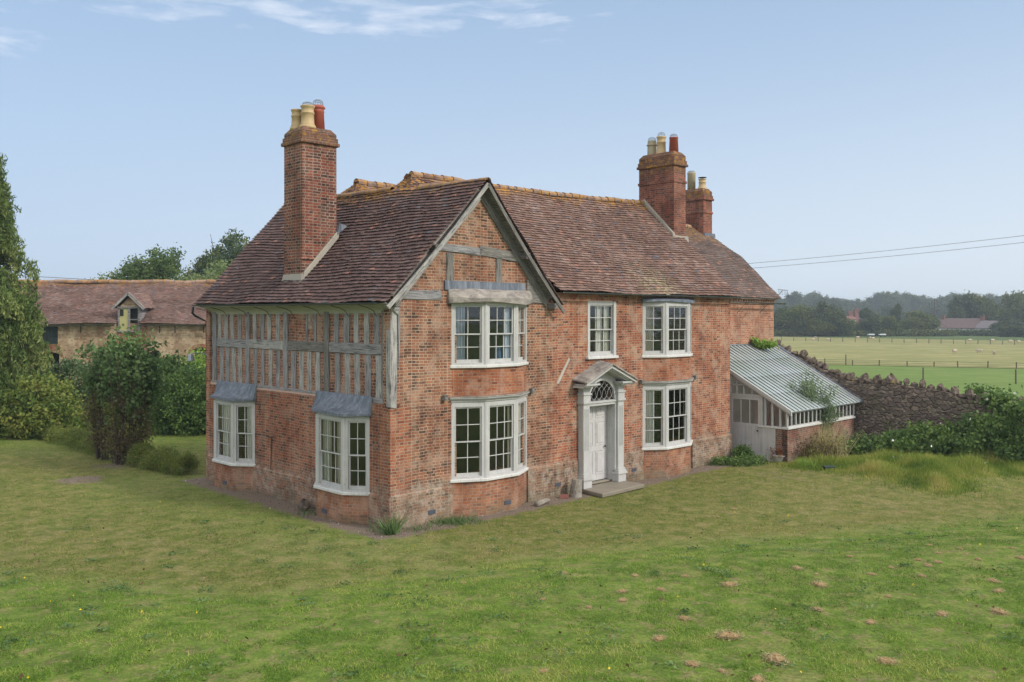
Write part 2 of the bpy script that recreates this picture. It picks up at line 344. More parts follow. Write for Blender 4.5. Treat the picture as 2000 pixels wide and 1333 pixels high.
# ------------------------------------------------------------------ mesh builder
ZUP = Vector((0, 0, 1))
class MB:
    def __init__(s): s.v = []; s.f = []; s.ax = {}; s.t = []
    def poly(s, pts, ax=None, t=None):
        i = len(s.v); s.v += [tuple(p) for p in pts]; s.f.append(tuple(range(i, i+len(pts))))
        if ax is not None: s.ax[len(s.f)-1] = ax
        return s
    def hexa(s, p, ax=None):          # p: 8 points, bottom 0-3 ccw, top 4-7
        i = len(s.v); s.v += [tuple(q) for q in p]
        for f in ((3, 2, 1, 0), (4, 5, 6, 7), (0, 1, 5, 4), (1, 2, 6, 5), (2, 3, 7, 6), (3, 0, 4, 7)):
            s.f.append(tuple(i+k for k in f))
            if ax is not None: s.ax[len(s.f)-1] = ax
        return s
    def box(s, x0, x1, y0, y1, z0, z1, ax=None):
        return s.hexa([(x0, y0, z0), (x1, y0, z0), (x1, y1, z0), (x0, y1, z0), (x0, y0, z1), (x1, y0, z1), (x1, y1, z1), (x0, y1, z1)], ax)
    def lbox(s, O, a, n, x0, x1, d0, d1, z0, z1, ax=None):
        O = Vector(O); a = Vector(a); n = Vector(n)
        def P(x, d, z): return O+a*x+n*d+ZUP*z
        p = [P(x0, d1, z0), P(x1, d1, z0), P(x1, d0, z0), P(x0, d0, z0), P(x0, d1, z1), P(x1, d1, z1), P(x1, d0, z1), P(x0, d0, z1)]
        if a.cross(-n).z < 0: p = [p[1], p[0], p[3], p[2], p[5], p[4], p[7], p[6]]
        return s.hexa(p, ax)
    def beam(s, p0, p1, wd, th, up=(0, 0, 1), taper=1.):
        p0 = Vector(p0); p1 = Vector(p1); d = (p1-p0).normalized(); r = d.cross(Vector(up)).normalized(); u = r.cross(d)
        P = []
        for q, k in ((p0, 1), (p1, taper)):
            P.append([q-r*wd/2*k-u*th/2*k, q+r*wd/2*k-u*th/2*k, q+r*wd/2*k+u*th/2*k, q-r*wd/2*k+u*th/2*k])
        return s.hexa(P[0]+P[1], d)
    def prism(s, pts, ext, ax=None):
        ext = Vector(ext); a = [Vector(p) for p in pts]; nrm = (a[1]-a[0]).cross(a[2]-a[1])
        if nrm.dot(ext) > 0: a = a[::-1]
        n = len(a); i = len(s.v); s.v += [tuple(p) for p in a]+[tuple(p+ext) for p in a]
        s.f.append(tuple(i+k for k in range(n))); s.f.append(tuple(i+n+k for k in reversed(range(n))))
        for k in range(n): s.f.append((i+k, i+n+k, i+n+(k+1) % n, i+(k+1) % n))
        if ax is not None:
            for k in range(n+2): s.ax[len(s.f)-1-k] = ax
        return s
    def tube(s, path, r, n=8, cap=True):
        path = [Vector(p) for p in path]; rr = r if isinstance(r, (list, tuple)) else [r]*len(path); i0 = len(s.v)
        for k, p in enumerate(path):
            d = (path[min(k+1, len(path)-1)]-path[max(k-1, 0)]).normalized()
            q = d.cross(ZUP if abs(d.z) < .9 else Vector((1, 0, 0))).normalized(); u = q.cross(d)
            for j in range(n):
                an = 2*math.pi*j/n; s.v.append(tuple(p+(q*math.cos(an)+u*math.sin(an))*rr[k]))
        for k in range(len(path)-1):
            for j in range(n):
                a = i0+k*n+j; b = i0+k*n+(j+1) % n
                s.f.append((a, b, b+n, a+n))
                s.ax[len(s.f)-1] = (path[k+1]-path[k]).normalized()
        if cap:
            s.f.append(tuple(i0+j for j in reversed(range(n)))); s.f.append(tuple(i0+(len(path)-1)*n+j for j in range(n)))
        return s
    def lathe(s, prof, c, n=20):
        i0 = len(s.v); c = Vector(c)
        for r, z in prof:
            for j in range(n):
                an = 2*math.pi*j/n; s.v.append((c.x+r*math.cos(an), c.y+r*math.sin(an), c.z+z))
        for k in range(len(prof)-1):
            for j in range(n):
                a = i0+k*n+j; b = i0+k*n+(j+1) % n; s.f.append((a, b, b+n, a+n))
        s.f.append(tuple(i0+j for j in reversed(range(n)))); s.f.append(tuple(i0+(len(prof)-1)*n+j for j in range(n)))
        return s
    def build(s, name, mat, parent=None, bevel=0, smooth=False, jitter=0, sub=0):
        me = bpy.data.meshes.new(name); me.from_pydata(s.v, [], s.f); me.materials.append(MATS[mat] if isinstance(mat, str) else mat)
        uvl = me.uv_layers.new(name='UVMap'); co = s.v
        data = np.zeros(len(me.loops)*2, dtype=np.float32)
        for p in me.polygons:
            nn = Vector(p.normal); ax = s.ax.get(p.index)
            if ax is not None:
                U = Vector(ax); U = (U-nn*U.dot(nn))
                if U.length < .2: U = nn.orthogonal()
                U.normalize()
            elif abs(nn.z) > .95: U = Vector((1, 0, 0))
            else: U = ZUP.cross(nn).normalized()
            V = nn.cross(U)
            for li in p.loop_indices:
                c = co[me.loops[li].vertex_index]
                data[2*li] = U.x*c[0]+U.y*c[1]+U.z*c[2]; data[2*li+1] = V.x*c[0]+V.y*c[1]+V.z*c[2]
        uvl.data.foreach_set('uv', data)
        o = bpy.data.objects.new(name, me); COL.objects.link(o); o.parent = parent
        if sub:
            md = o.modifiers.new('sub', 'SUBSURF'); md.subdivision_type = 'SIMPLE'; md.levels = md.render_levels = sub
        if bevel:
            md = o.modifiers.new('bev', 'BEVEL'); md.width = bevel; md.segments = 1; md.limit_method = 'ANGLE'
        if smooth:
            for p in me.polygons: p.use_smooth = True
        return o
def fastmesh(name, V, k, mat, parent=None, tint=None):
    """V (N*k,3) array of independent k-gons; tint (N,) or (N,2) per polygon"""
    n = len(V)//k; me = bpy.data.meshes.new(name)
    me.vertices.add(n*k); me.vertices.foreach_set('co', np.ascontiguousarray(V, dtype=np.float32).ravel())
    me.loops.add(n*k); me.loops.foreach_set('vertex_index', np.arange(n*k, dtype=np.int32))
    me.polygons.add(n); me.polygons.foreach_set('loop_start', np.arange(0, n*k, k, dtype=np.int32)); me.polygons.foreach_set('loop_total', np.full(n, k, dtype=np.int32))
    me.update(calc_edges=True)
    if tint is not None:
        tint = np.asarray(tint, dtype=np.float32)
        if tint.ndim == 1: tint = np.stack([tint, np.zeros_like(tint)], 1)
        a = me.color_attributes.new('tint', 'FLOAT_COLOR', 'POINT'); c = np.ones((n, k, 4), dtype=np.float32)
        c[:, :, 0] = tint[:, 0:1]; c[:, :, 1] = tint[:, 1:2]; c[:, :, 2] = 0
        a.data.foreach_set('color', c.ravel())
    me.materials.append(MATS[mat]); me.validate()
    o = bpy.data.objects.new(name, me); COL.objects.link(o); o.parent = parent
    return o
def tag(o, label=None, cat=None, group=None, kind=None):
    if label: o['label'] = label
    if cat: o['category'] = cat
    if group: o['group'] = group
    if kind: o['kind'] = kind
    return o
def thing(name, label, cat, loc=(0, 0, 0), rz=0, group=None):
    o = bpy.data.objects.new(name, None); COL.objects.link(o); o.location = loc; o.rotation_euler = (0, 0, rz); o.empty_display_size = .2
    return tag(o, label, cat, group)
def dup(root, loc, rz, sc=1., label=None):
    r = root.copy(); COL.objects.link(r); r.location = loc; r.rotation_euler = (0, 0, rz); r.scale = (sc, sc, sc) if not isinstance(sc, tuple) else sc
    if label: r['label'] = label
    for ch in list(root.children):
        c = ch.copy(); COL.objects.link(c); c.parent = r
        for q in ch.children:
            d = q.copy(); COL.objects.link(d); d.parent = c
    return r

# house frame:  u along the front (right), v back along the left face
PHI = math.atan(1774/F); SP, CP = math.sin(PHI), math.cos(PHI); D0 = CH*F/416.
P0 = Vector(((762-1000)/F*D0, D0, 0)); HROT = math.pi/2-PHI
def UVW(u, v, z=0.): return Vector((P0.x+SP*u-CP*v, P0.y+CP*u+SP*v, z))
def PX(px, py, Y):               # a point seen at that pixel, at distance Y
    return Vector(((px-1000)/F*Y, Y, CH+(HZ-py)/F*Y))
def GR(px, py, z=0.):
    Y = F*(CH-z)/(py-HZ); return Vector(((px-1000)/F*Y, Y, z))
# ------------------------------------------------------------------ ground
BX = [-40, -10.5, -4.9, -2.1, 0, 3.6, 7.4, 13.5, 40]; BY = [19.6, 18.2, 16.9, 18.2, 19.4, 20.7, 21.5, 23.6, 30]
def bank_y(X): return np.interp(X, BX, BY)
def gz(X, Y):
    return gz0(X, Y)+.42*np.exp(-((X-14.0)/2.9)**2-((Y-29.3)/1.9)**2)
def gz0(X, Y):
    d = np.clip((bank_y(X)-Y)/3.6, 0, 1); z = .34*d*d*(3-2*d)
    return z + .03*np.sin(X*.7+Y*.31)*np.sin(Y*.53-X*.2)*np.clip((Y-4)/6, 0, 1)*(np.hypot(X-1, Y-28) > 0)*np.clip((np.abs(Y-14))/30+.4, 0, 1)
def to_uv(X, Y):
    dx = X-P0.x; dy = Y-P0.y; return SP*dx+CP*dy, -CP*dx+SP*dy
def box_dist(u, v, u0, u1, v0, v1):
    return np.hypot(np.maximum(np.maximum(u0-u, u-u1), 0), np.maximum(np.maximum(v0-v, v-v1), 0))
def house_dist(X, Y):
    u, v = to_uv(X, Y)
    return np.minimum(box_dist(u, v, -.3, 5.8, -.3, 9.9), box_dist(u, v, 0, 15.4, -.25, 7.6))
def axis_lines(lo, a, b, hi, st):
    c = list(np.arange(a, b+1e-6, st)); l = []; x = a; s = st
    while x > lo: s *= 1.35; x -= s; l.append(max(x, lo))
    r = []; x = b; s = st
    while x < hi: s *= 1.35; x += s; r.append(min(x, hi))
    return np.array(l[::-1]+c+r)
xs = axis_lines(-3000, -26, 30, 3000, .25); ys = axis_lines(-1500, 7, 52, 4000, .25)
GX, GY = np.meshgrid(xs, ys); GZ = gz(GX, GY)
me = bpy.data.meshes.new('ground'); nx, ny = len(xs), len(ys)
V = np.stack([GX, GY, GZ], -1).reshape(-1, 3)
idx = np.arange(nx*ny).reshape(ny, nx); Fq = np.stack([idx[:-1, :-1], idx[:-1, 1:], idx[1:, 1:], idx[1:, :-1]], -1).reshape(-1, 4)
me.vertices.add(len(V)); me.vertices.foreach_set('co', V.astype(np.float32).ravel()); me.loops.add(Fq.size); me.loops.foreach_set('vertex_index', Fq.astype(np.int32).ravel())
me.polygons.add(len(Fq)); me.polygons.foreach_set('loop_start', np.arange(0, Fq.size, 4, dtype=np.int32)); me.polygons.foreach_set('loop_total', np.full(len(Fq), 4, dtype=np.int32)); me.update(calc_edges=True)
hd = house_dist(GX, GY); u_, v_ = to_uv(GX, GY)
dirt = np.clip(1-(hd-.15)/.75, 0, 1)
dirt = np.maximum(dirt, .8*np.clip(1-np.hypot((GX+13.9)/1.2, (GY-28.6)/1.3), 0, 1)*1.6)
dirt = np.maximum(dirt, .75*np.clip(1-np.abs(np.hypot(GX+14.2, GY-31.4))/2.0, 0, 1))
dirt = np.maximum(dirt, .45*np.exp(-((u_-14)/3.)**2-((v_+3)/1.5)**2))
green = np.clip((bank_y(GX)-GY)/1.3+.45, 0, 1)
green = np.maximum(green, .7*np.exp(-(hd/3.2)**2)*(u_ < 0))
green = np.maximum(green, .9*((v_ > 9) | (u_ < -6))*np.clip((GY-33)/3, 0, 1))
dry = .55*np.exp(-((GX-9.5)/5.)**2-((GY-25.5)/3.2)**2)+.40*np.exp(-((GX+1)/7.)**2-((GY-19.8)/1.4)**2)+.35*np.exp(-((GX+9)/6)**2-((GY-21)/3.5)**2)
ca = me.color_attributes.new('gm', 'FLOAT_COLOR', 'POINT'); cc = np.ones((nx*ny, 4), dtype=np.float32)
cc[:, 0] = dirt.ravel(); cc[:, 1] = green.ravel(); cc[:, 2] = dry.ravel(); ca.data.foreach_set('color', cc.ravel())
for p in me.polygons: p.use_smooth = True
m, g, b = newmat('lawn', .95, .1); ob = g.obj()
r, gg, bb = g.sep(g.attr('gm').outputs['Vector'])
nA = g.noise(ob, .45, 6, .62); nB = g.noise(ob, 2.2, 6, .68); nC = g.noise(ob, 17., 6, .75); nD = g.noise(g.scale(ob, (60, 60, 60)), 1., 4, .7)
oliv = g.ramp(nB, [(.34, (.09, .14, .025)), (.45, (.165, .19, .038)), (.55, (.25, .235, .07)), (.68, (.36, .28, .14))])
grn = g.ramp(nB, [(.34, (.085, .165, .02)), (.44, (.135, .24, .03)), (.56, (.21, .30, .05)), (.68, (.34, .33, .11))])
c = g.mix(g.math('ADD', gg, g.math('MULTIPLY', g.math('SUBTRACT', nA, .5), .9), clamp=True), oliv, grn)
c = g.mix(g.math('MULTIPLY', g.math('MULTIPLY', g.mapr(gg, .15, .5, 0., 1.), g.mapr(gg, .5, .95, 1., 0.)), .45), c, (.27, .31, .09))
dr = g.math('ADD', bb, g.math('MULTIPLY', g.math('SUBTRACT', g.noise(ob, 1.1, 7, .72), .60), 2.4), clamp=True)
c = g.mix(g.math('MULTIPLY', dr, .75), c, (.34, .27, .14))
sm = g.mask(g.noise(ob, 3.1, 8, .80), .53, .585)
sm3 = g.mask(g.noise(ob, 8.5, 6, .8), .54, .60)
c = g.mix(g.math('MULTIPLY', sm3, g.mapr(gg, .3, .8, .55, .25)), c, (.30, .22, .13))
sm2 = g.mask(g.noise(ob, 1.3, 8, .78), .545, .60)
c = g.mix(g.math('MULTIPLY', sm2, .5), c, (.33, .30, .12))
c = g.mix(g.math('MULTIPLY', sm, .75), c, (.36, .27, .15))
c = g.mix(g.mapr(g.noise(ob, 2.3, 7, .75), .38, .52, .5, 0.), c, (.06, .105, .018))
c = g.mix(g.mapr(nC, .35, .65, .0, .7), c, (.055, .075, .018))
c = g.mix(g.mapr(nD, .5, .78, .0, .55), c, (.30, .30, .12))
dm = g.math('ADD', r, g.math('MULTIPLY', g.math('SUBTRACT', g.noise(ob, 2.6, 7, .72), .52), 1.7))
soilc = g.ramp(g.noise(ob, 26., 4, .8), [(.3, (.085, .062, .05)), (.5, (.19, .145, .12)), (.62, (.30, .24, .20)), (.75, (.5, .46, .42))])
c = g.mix(g.mapr(dm, .40, .62, 0., .95), c, soilc)
g.l(c, b.inputs['Base Color'])
g.l(g.bump(g.math('ADD', nC, g.math('MULTIPLY', nB, 1.5)), .9, .05), b.inputs['Normal'])
me.materials.append(m)
ground = bpy.data.objects.new('ground', me); COL.objects.link(ground); tag(ground, kind='structure')

def sheet(name, pts, z, matn):
    s = MB().poly([(p[0], p[1], z) for p in pts]); o = s.build(name, matn); tag(o, kind='structure'); return o
def field_mat(name, stops, sc=.35, dark=(.10, .12, .04)):
    m, g, b = newmat(name, .95, .1); ob = g.obj()
    n = g.noise(g.scale(ob, (.5, 1.2, 1)), sc, 10, .78)
    c = g.ramp(n, stops); c = g.mix(g.mapr(g.noise(ob, .07, 5, .7), .35, .68, 0., .55), c, dark)
    c = g.mix(g.mapr(g.noise(ob, 1.8, 5, .8), .4, .7, 0., .35), c, dark)
    g.l(c, b.inputs['Base Color'])
field_mat('pasture', [(.35, (.11, .175, .035)), (.5, (.15, .22, .055)), (.65, (.21, .255, .085))], .5, (.10, .15, .04))
field_mat('meadow', [(.36, (.17, .18, .06)), (.5, (.28, .26, .11)), (.64, (.44, .36, .19))], .3, (.14, .165, .055))
field_mat('far_grass', [(.3, (.06, .10, .03)), (.6, (.10, .15, .05))], .3, (.06, .08, .03))
sheet('pasture', [(24, 62), (45, 30), (75, 40), (90, 66), (51.98, 89.9), (34.44, 97.7), (0, 109)], .06, 'pasture')
sheet('meadow', [(34.44, 97.7), (51.98, 89.9), (90, 66), (180, 150), (114, 200), (71, 241), (0, 300), (-20, 116)], .10, 'meadow')
sheet('far_grass_verge', [(71, 241), (114, 200), (180, 150), (420, 240), (230, 520), (60, 520), (0, 300)], .14, 'far_grass')

def vnoise(x, y, sc, seed=0):
    r_ = np.random.RandomState(seed+int(sc*100)).rand(128, 128); x = x*sc+31.7; y = y*sc+17.3; xi = np.floor(x).astype(int); yi = np.floor(y).astype(int)
    fx = x-xi; fy = y-yi; fx = fx*fx*(3-2*fx); fy = fy*fy*(3-2*fy); q = lambda a, b_: r_[a % 128, b_ % 128]
    return (q(xi, yi)*(1-fx)+q(xi+1, yi)*fx)*(1-fy)+(q(xi, yi+1)*(1-fx)+q(xi+1, yi+1)*fx)*fy
# ------------------------------------------------------------------ foliage helpers
def leaves(P, L, W, tint, name, mat, parent=None, rs=RS, down=0., up=0., flat_=0.):
    """diamond leaves at points P (N,3); L length, W width arrays/scalars"""
    n = len(P); A = rs.normal(size=(n, 3)); A[:, 2] = A[:, 2]*(1-flat_)-down*1.5+up*1.5
    A /= np.linalg.norm(A, axis=1)[:, None]+1e-9
    B = rs.normal(size=(n, 3)); B = np.cross(A, B); B /= np.linalg.norm(B, axis=1)[:, None]+1e-9
    l = (L*(.6+.8*rs.rand(n)))[:, None]; w_ = (W*(.6+.8*rs.rand(n)))[:, None]
    V = np.empty((n, 4, 3)); V[:, 0] = P-A*l*.5; V[:, 1] = P+B*w_*.5; V[:, 2] = P+A*l*.5; V[:, 3] = P-B*w_*.5
    return fastmesh(name, V.reshape(-1, 3), 4, mat, parent, tint)
def blob_clusters(blobs, K, rs, shell=.78, zmin=None):
    b = np.array(blobs, float); wgt = (b[:, 3]*b[:, 4]+b[:, 4]*b[:, 5]+b[:, 3]*b[:, 5]); wgt /= wgt.sum()
    i = rs.choice(len(b), K, p=wgt); d = rs.normal(size=(K, 3)); d /= np.linalg.norm(d, axis=1)[:, None]
    r = shell+(1.04-shell)*rs.rand(K)
    r = np.where(rs.rand(K) < .22, rs.rand(K)*.8, r)
    C = b[i, :3]+d*b[i, 3:6]*r[:, None]
    if zmin is not None: C[:, 2] = np.maximum(C[:, 2], zmin+rs.rand(K)*.15)
    return C
def bush(C, per, sig, L, W, name, mat, parent=None, seed=1, tvar=.22, **kw):
    rs = np.random.RandomState(seed); K = len(C); n = K*per
    P = np.repeat(C, per, 0)+rs.normal(size=(n, 3))*sig
    t = np.clip(np.repeat(.5+tvar*rs.normal(size=K), per)+.16*rs.normal(size=n), 0, 1)
    P[:, 2] = np.maximum(P[:, 2], .03)
    return leaves(P, L, W, t, name, mat, parent, rs, **kw)
def tapered_trunk(H, r, lean=(0, 0), limbs=6, spread=2., top=.75, seed=1, start=.3, n=8):
    rs = random.Random(seed); m_ = MB(); pth = []
    for k in range(6):
        t = k/5; pth.append((lean[0]*t+rs.uniform(-.1, .1)*r*2*t, lean[1]*t+rs.uniform(-.1, .1)*r*2*t, H*top*t-.15*(k == 0)))
    m_.tube(pth, [r*(1.25 if k == 0 else 1)*(1-.75*k/5) for k in range(6)], n)
    for i in range(limbs):
        t = start+(1-start)*(i+.5)/limbs; a = i*2.4+rs.uniform(-.3, .3)
        b0 = Vector((lean[0]*t, lean[1]*t, H*top*t)); e = b0+Vector((math.cos(a)*spread*(1.15-t*.6), math.sin(a)*spread*(1.15-t*.6), H*.22*rs.uniform(.6, 1.2)))
        mid = b0.lerp(e, .5)+Vector((0, 0, -.05*H*rs.random())); rr = r*.5*(1-.5*t)
        m_.tube([b0, mid, e], [rr, rr*.6, rr*.2], 6)
        for q in range(2):
            e2 = mid+Vector((rs.uniform(-1, 1), rs.uniform(-1, 1), rs.uniform(.2, 1)))*spread*.45
            m_.tube([mid, e2], [rr*.45, rr*.12], 5)
    return m_
def tree(name, label, loc, H, R, mat, seed, K=260, per=60, leaf=.3, sig=.5, zc=.62, cat='tree', group=None, trunk_r=None, rz=.8, low=.25, blobs=None, top=.8):
    t = thing(name, label, cat, loc, 0, group); rs = np.random.RandomState(seed)
    tapered_trunk(H, trunk_r or H*.03, limbs=8, spread=R*.8, seed=seed, top=top).build('trunk', 'bark', t, smooth=True)
    if blobs is None:
        blobs = [(0, 0, H*zc, R*.75, R*.75, H*(1-zc)*.8)]
        for i in range(9):
            a = i*2.39996; zz = H*(low+(.93-low)*((i*.37) % 1)); rr = R*(.62+.2*rs.rand())*(1-.55*abs(zz/H-zc)/.45)
            blobs.append((math.cos(a)*rr, math.sin(a)*rr, zz, R*.42, R*.42, H*.13))
    C = blob_clusters(blobs, K, rs)
    bush(C, per, sig, leaf, leaf*.6, 'crown', mat, t, seed+5)
    return t
# ------------------------------------------------------------------ the farmhouse
house = thing('farmhouse', 'old red brick farmhouse with timber framed left side, tiled gables and tall chimneys', 'house', (P0.x, P0.y, 0), HROT)
H3 = lambda u, v, z: Vector((u, v, z))
def wall_panel(mb, O, a, n, x0, x1, z0, z1, holes, th=.3):
    """slab behind plane through O with outward normal n; holes (x0,x1,z0,z1)"""
    O = Vector(O); a = Vector(a); n = Vector(n)
    X = sorted({x0, x1, *[h[0] for h in holes], *[h[1] for h in holes]}); Z = sorted({z0, z1, *[h[2] for h in holes], *[h[3] for h in holes]})
    def solid(i, j):
        if i < 0 or j < 0 or i >= len(X)-1 or j >= len(Z)-1: return False
        cx = (X[i]+X[i+1])/2; cz = (Z[j]+Z[j+1])/2
        return not any(h[0] < cx < h[1] and h[2] < cz < h[3] for h in holes)
    P = lambda x, d, z: O+a*x+n*d+ZUP*z
    fl = a.cross(ZUP).dot(n) < 0
    def q(*p): mb.poly(p[::-1] if fl else p)
    for i in range(len(X)-1):
        for j in range(len(Z)-1):
            if not solid(i, j): continue
            xa, xb, za, zb = X[i], X[i+1], Z[j], Z[j+1]
            q(P(xa, 0, za), P(xb, 0, za), P(xb, 0, zb), P(xa, 0, zb)); q(P(xb, -th, za), P(xa, -th, za), P(xa, -th, zb), P(xb, -th, zb))
            if not solid(i-1, j): q(P(xa, -th, za), P(xa, 0, za), P(xa, 0, zb), P(xa, -th, zb))
            if not solid(i+1, j): q(P(xb, 0, za), P(xb, -th, za), P(xb, -th, zb), P(xb, 0, zb))
            if not solid(i, j-1): q(P(xa, -th, za), P(xb, -th, za), P(xb, 0, za), P(xa, 0, za))
            if not solid(i, j+1): q(P(xa, 0, zb), P(xb, 0, zb), P(xb, -th, zb), P(xa, -th, zb))
FR = ((0, 0, 0), (1, 0, 0), (0, -1, 0)); LF = ((0, 0, 0), (0, 1, 0), (-1, 0, 0))
# front of the wing (with its gable)
mb = MB(); wall_panel(mb, *FR, .0, 5.76, -.1, 5.7, [(2.15, 4.6, 1.05, 3.0), (2.15, 4.6, 4.05, 5.6)])
mb.prism([(0.02, 0, 5.7), (5.74, 0, 5.7), (3.0, 0, 8.75)], (0, .28, 0))
mb.build('front_wall', 'brick_brown', house)
mb = MB(); wall_panel(mb, *FR, 5.76, 15.4, -.1, 6.0, [(7.26, 8.62, .1, 2.5), (7.3, 8.55, 2.5, 3.4), (7.48, 8.65, 4.1, 5.72), (10.35, 12.7, 1.05, 3.0), (10.35, 12.7, 4.05, 5.7)])
mb.build('front_wall', 'brick_red', house)
# plinths
mb = MB()
for a0, a1, h in ((.0, 1.98, .82), (4.78, 6.9, .95), (8.98, 10.15, .9), (12.92, 15.42, .95)):
    mb = MB(); mb.prism([(a0, -.055, -.1), (a0, 0, -.1), (a0, 0, h+.05), (a0, -.055, h)], (a1-a0, 0, 0)); mb.build('plinth', 'brick_brown', house, bevel=.01)
mb = MB()
for a0, a1 in ((-.055, .85), (3.3, 6.8), (9.2, 9.87)):
    mb = MB(); mb.prism([(-.055, a0, -.1), (0, a0, -.1), (0, a0, .83), (-.055, a0, .77)], (0, a1-a0, 0)); mb.build('plinth', 'brick_left', house, bevel=.01)
# lower left wall, leaning top ledge
mb = MB(); wall_panel(mb, *LF, .0, 9.8, -.1, 3.1, [(1.05, 3.1, .85, 2.7), (7.0, 9.0, .85, 2.7)], .3)
mb.build('side_wall', 'brick_left', house)
mb = MB(); mb.prism([(0, .9, 3.1), (.13, .9, 3.1), (.13, .9, 3.28), (.06, .9, 3.2)], (0, 8.9, 0)); mb.build('mortar_ledge', 'ledge', house)
# rebuilt brick quoin at the near corner
mb = MB(); mb.box(-.012, .62, -.012, .42, .75, 3.0); mb.build('corner_brickwork', 'brick_quoin', house)
# back and inner walls
mb = MB()
mb.box(0, 5.9, 9.8, 10.05, -.1, 5.6); mb.prism([(0.02, 9.8, 5.6), (5.9, 9.8, 5.6), (3.0, 9.8, 9.0)], (0, .24, 0))
mb.box(5.9, 15.4, 8.0, 8.25, -.1, 6.6); mb.box(15.1, 15.38, .3, 8.0, -.1, 6.3); mb.box(5.6, 5.88, 8.0, 9.8, -.1, 5.6)
mb.prism([(15.1, .3, 6.3), (15.1, 8., 6.3), (15.1, 5.8, 8.2), (15.1, 3.7, 9.5)], (.27, 0, 0))
mb.build('rear_wall', 'brick_red', house)
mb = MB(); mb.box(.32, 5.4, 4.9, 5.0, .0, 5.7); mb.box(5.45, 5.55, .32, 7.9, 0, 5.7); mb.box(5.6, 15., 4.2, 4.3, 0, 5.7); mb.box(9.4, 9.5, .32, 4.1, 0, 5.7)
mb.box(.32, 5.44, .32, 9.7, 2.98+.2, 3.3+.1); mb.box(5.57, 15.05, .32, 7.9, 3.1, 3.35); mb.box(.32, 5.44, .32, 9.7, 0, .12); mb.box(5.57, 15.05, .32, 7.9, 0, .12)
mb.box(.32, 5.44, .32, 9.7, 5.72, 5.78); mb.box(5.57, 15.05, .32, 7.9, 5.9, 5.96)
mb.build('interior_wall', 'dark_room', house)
# extension on the right
mb = MB(); wall_panel(mb, (0, 2.1, 0), (1, 0, 0), (0, -1, 0), 15.38, 22.3, -.1, 5.85, [])
mb.box(22.0, 22.3, 2.4, 9.6, -.1, 5.9); mb.prism([(22.0, 2.1, 5.9), (22.0, 9.6, 5.9), (22.0, 6.0, 9.2)], (.29, 0, 0)); mb.box(15.5, 22.0, 9.3, 9.6, -.1, 5.9)
mb.build('extension_wall', 'brick_orange', house)
mb = MB()
mb.box(15.42, 22.32, 2.03, 2.1, 5.85, 5.93); mb.box(15.42, 22.32, 1.96, 2.1, 6.01, 6.07)
for i in range(34): mb.box(15.5+i*.2, 15.6+i*.2, 1.99, 2.1, 5.93, 6.01)
mb.build('dentil_course', 'brick_orange', house)

brick_mat('brick_white', [(.55, .50, .44), (.66, .62, .56), (.40, .22, .15), (.70, .67, .62)], (.45, .36, .28), .3, .0, rh=.1, bw=.2, ms=.02)
# ---- timber framing of the left side
mb = MB(); mb.box(.092, .34, .2, 9.7, 3.1, 5.5); mb.build('brick_infill', 'brick_infill', house)
ZS0, ZR0, ZR1, ZT = 3.22, 4.31, 4.58, 5.45
def stud(v, z0, z1, wd=.17, x=.065, nm='stud', mt='oak', dv=0):
    m_ = MB(); m_.prism([(x, v-wd/2, z0), (x, v+wd/2, z0), (x, v+wd/2+dv, z1), (x, v-wd/2+dv, z1)], (.12, 0, 0), ax=(0, 0, 1)); m_.build(nm, mt, house, bevel=.006)
rr = random.Random(3)
for v in (9.24, 8.81, 8.39, 7.93, 6.94, 6.5, 6.06, 5.6, 2.51, 2.02, 1.58, 1.12, .67):
    stud(v, ZR1+.002, ZT, .225+rr.uniform(-.02, .03), x=.07+rr.uniform(-.01, .01), dv=rr.uniform(-.03, .03), mt=rr.choice(['oak', 'oak', 'oak_pale', 'oak_pale']))
for v in (3.99, 3.55): stud(v, ZR1+.002, ZT, .10)
for v in (9.12, 8.7, 8.27, 7.86, 6.92, 6.47, 6.02, 5.58, 4.7, 4.28, 3.84, 3.41, 2.44, 1.99, 1.53, 1.05, .6):
    stud(v, ZS0, ZR0-.002, .225+rr.uniform(-.02, .03), x=.07+rr.uniform(-.01, .01), dv=rr.uniform(-.02, .02), mt=rr.choice(['oak', 'oak', 'oak_pale', 'oak_pale']))
for v in (7.38, 5.12, 2.96): stud(v, ZS0, ZT, .25, x=.045, nm='post', mt='oak_dark' if v < 3 else 'oak')
stud(9.58, 3.1, ZT, .26, x=.04, nm='post'); stud(.30, 3.1, ZT, .26, x=.04, nm='post', mt='oak_dark')
for a, b_, mt in ((.45, 2.82, 'oak'), (3.1, 4.98, 'oak_dark'), (5.26, 7.24, 'oak_pale'), (7.52, 9.44, 'oak')):
    m_ = MB(); m_.prism([(.05, a, ZR0-.0), (.05, b_, ZR0+.015), (.05, b_, ZR1+.01), (.05, a, ZR1)], (.12, 0, 0), ax=(0, 1, 0)); m_.build('rail', mt, house, bevel=.008)
for a, b_ in ((.2, .84), (3.3, 6.85), (9.2, 9.7)):
    m_ = MB(); m_.prism([(.03, a, 3.06), (.03, b_, 3.08), (.03, b_, 3.23), (.03, a, 3.215)], (.14, 0, 0), ax=(0, 1, 0)); m_.build('sill_beam', 'oak', house, bevel=.008)
m_ = MB(); m_.box(.084, .12, 3.62, 3.92, ZR1+.35, ZT); m_.build('whitewashed_infill', 'brick_white', house)
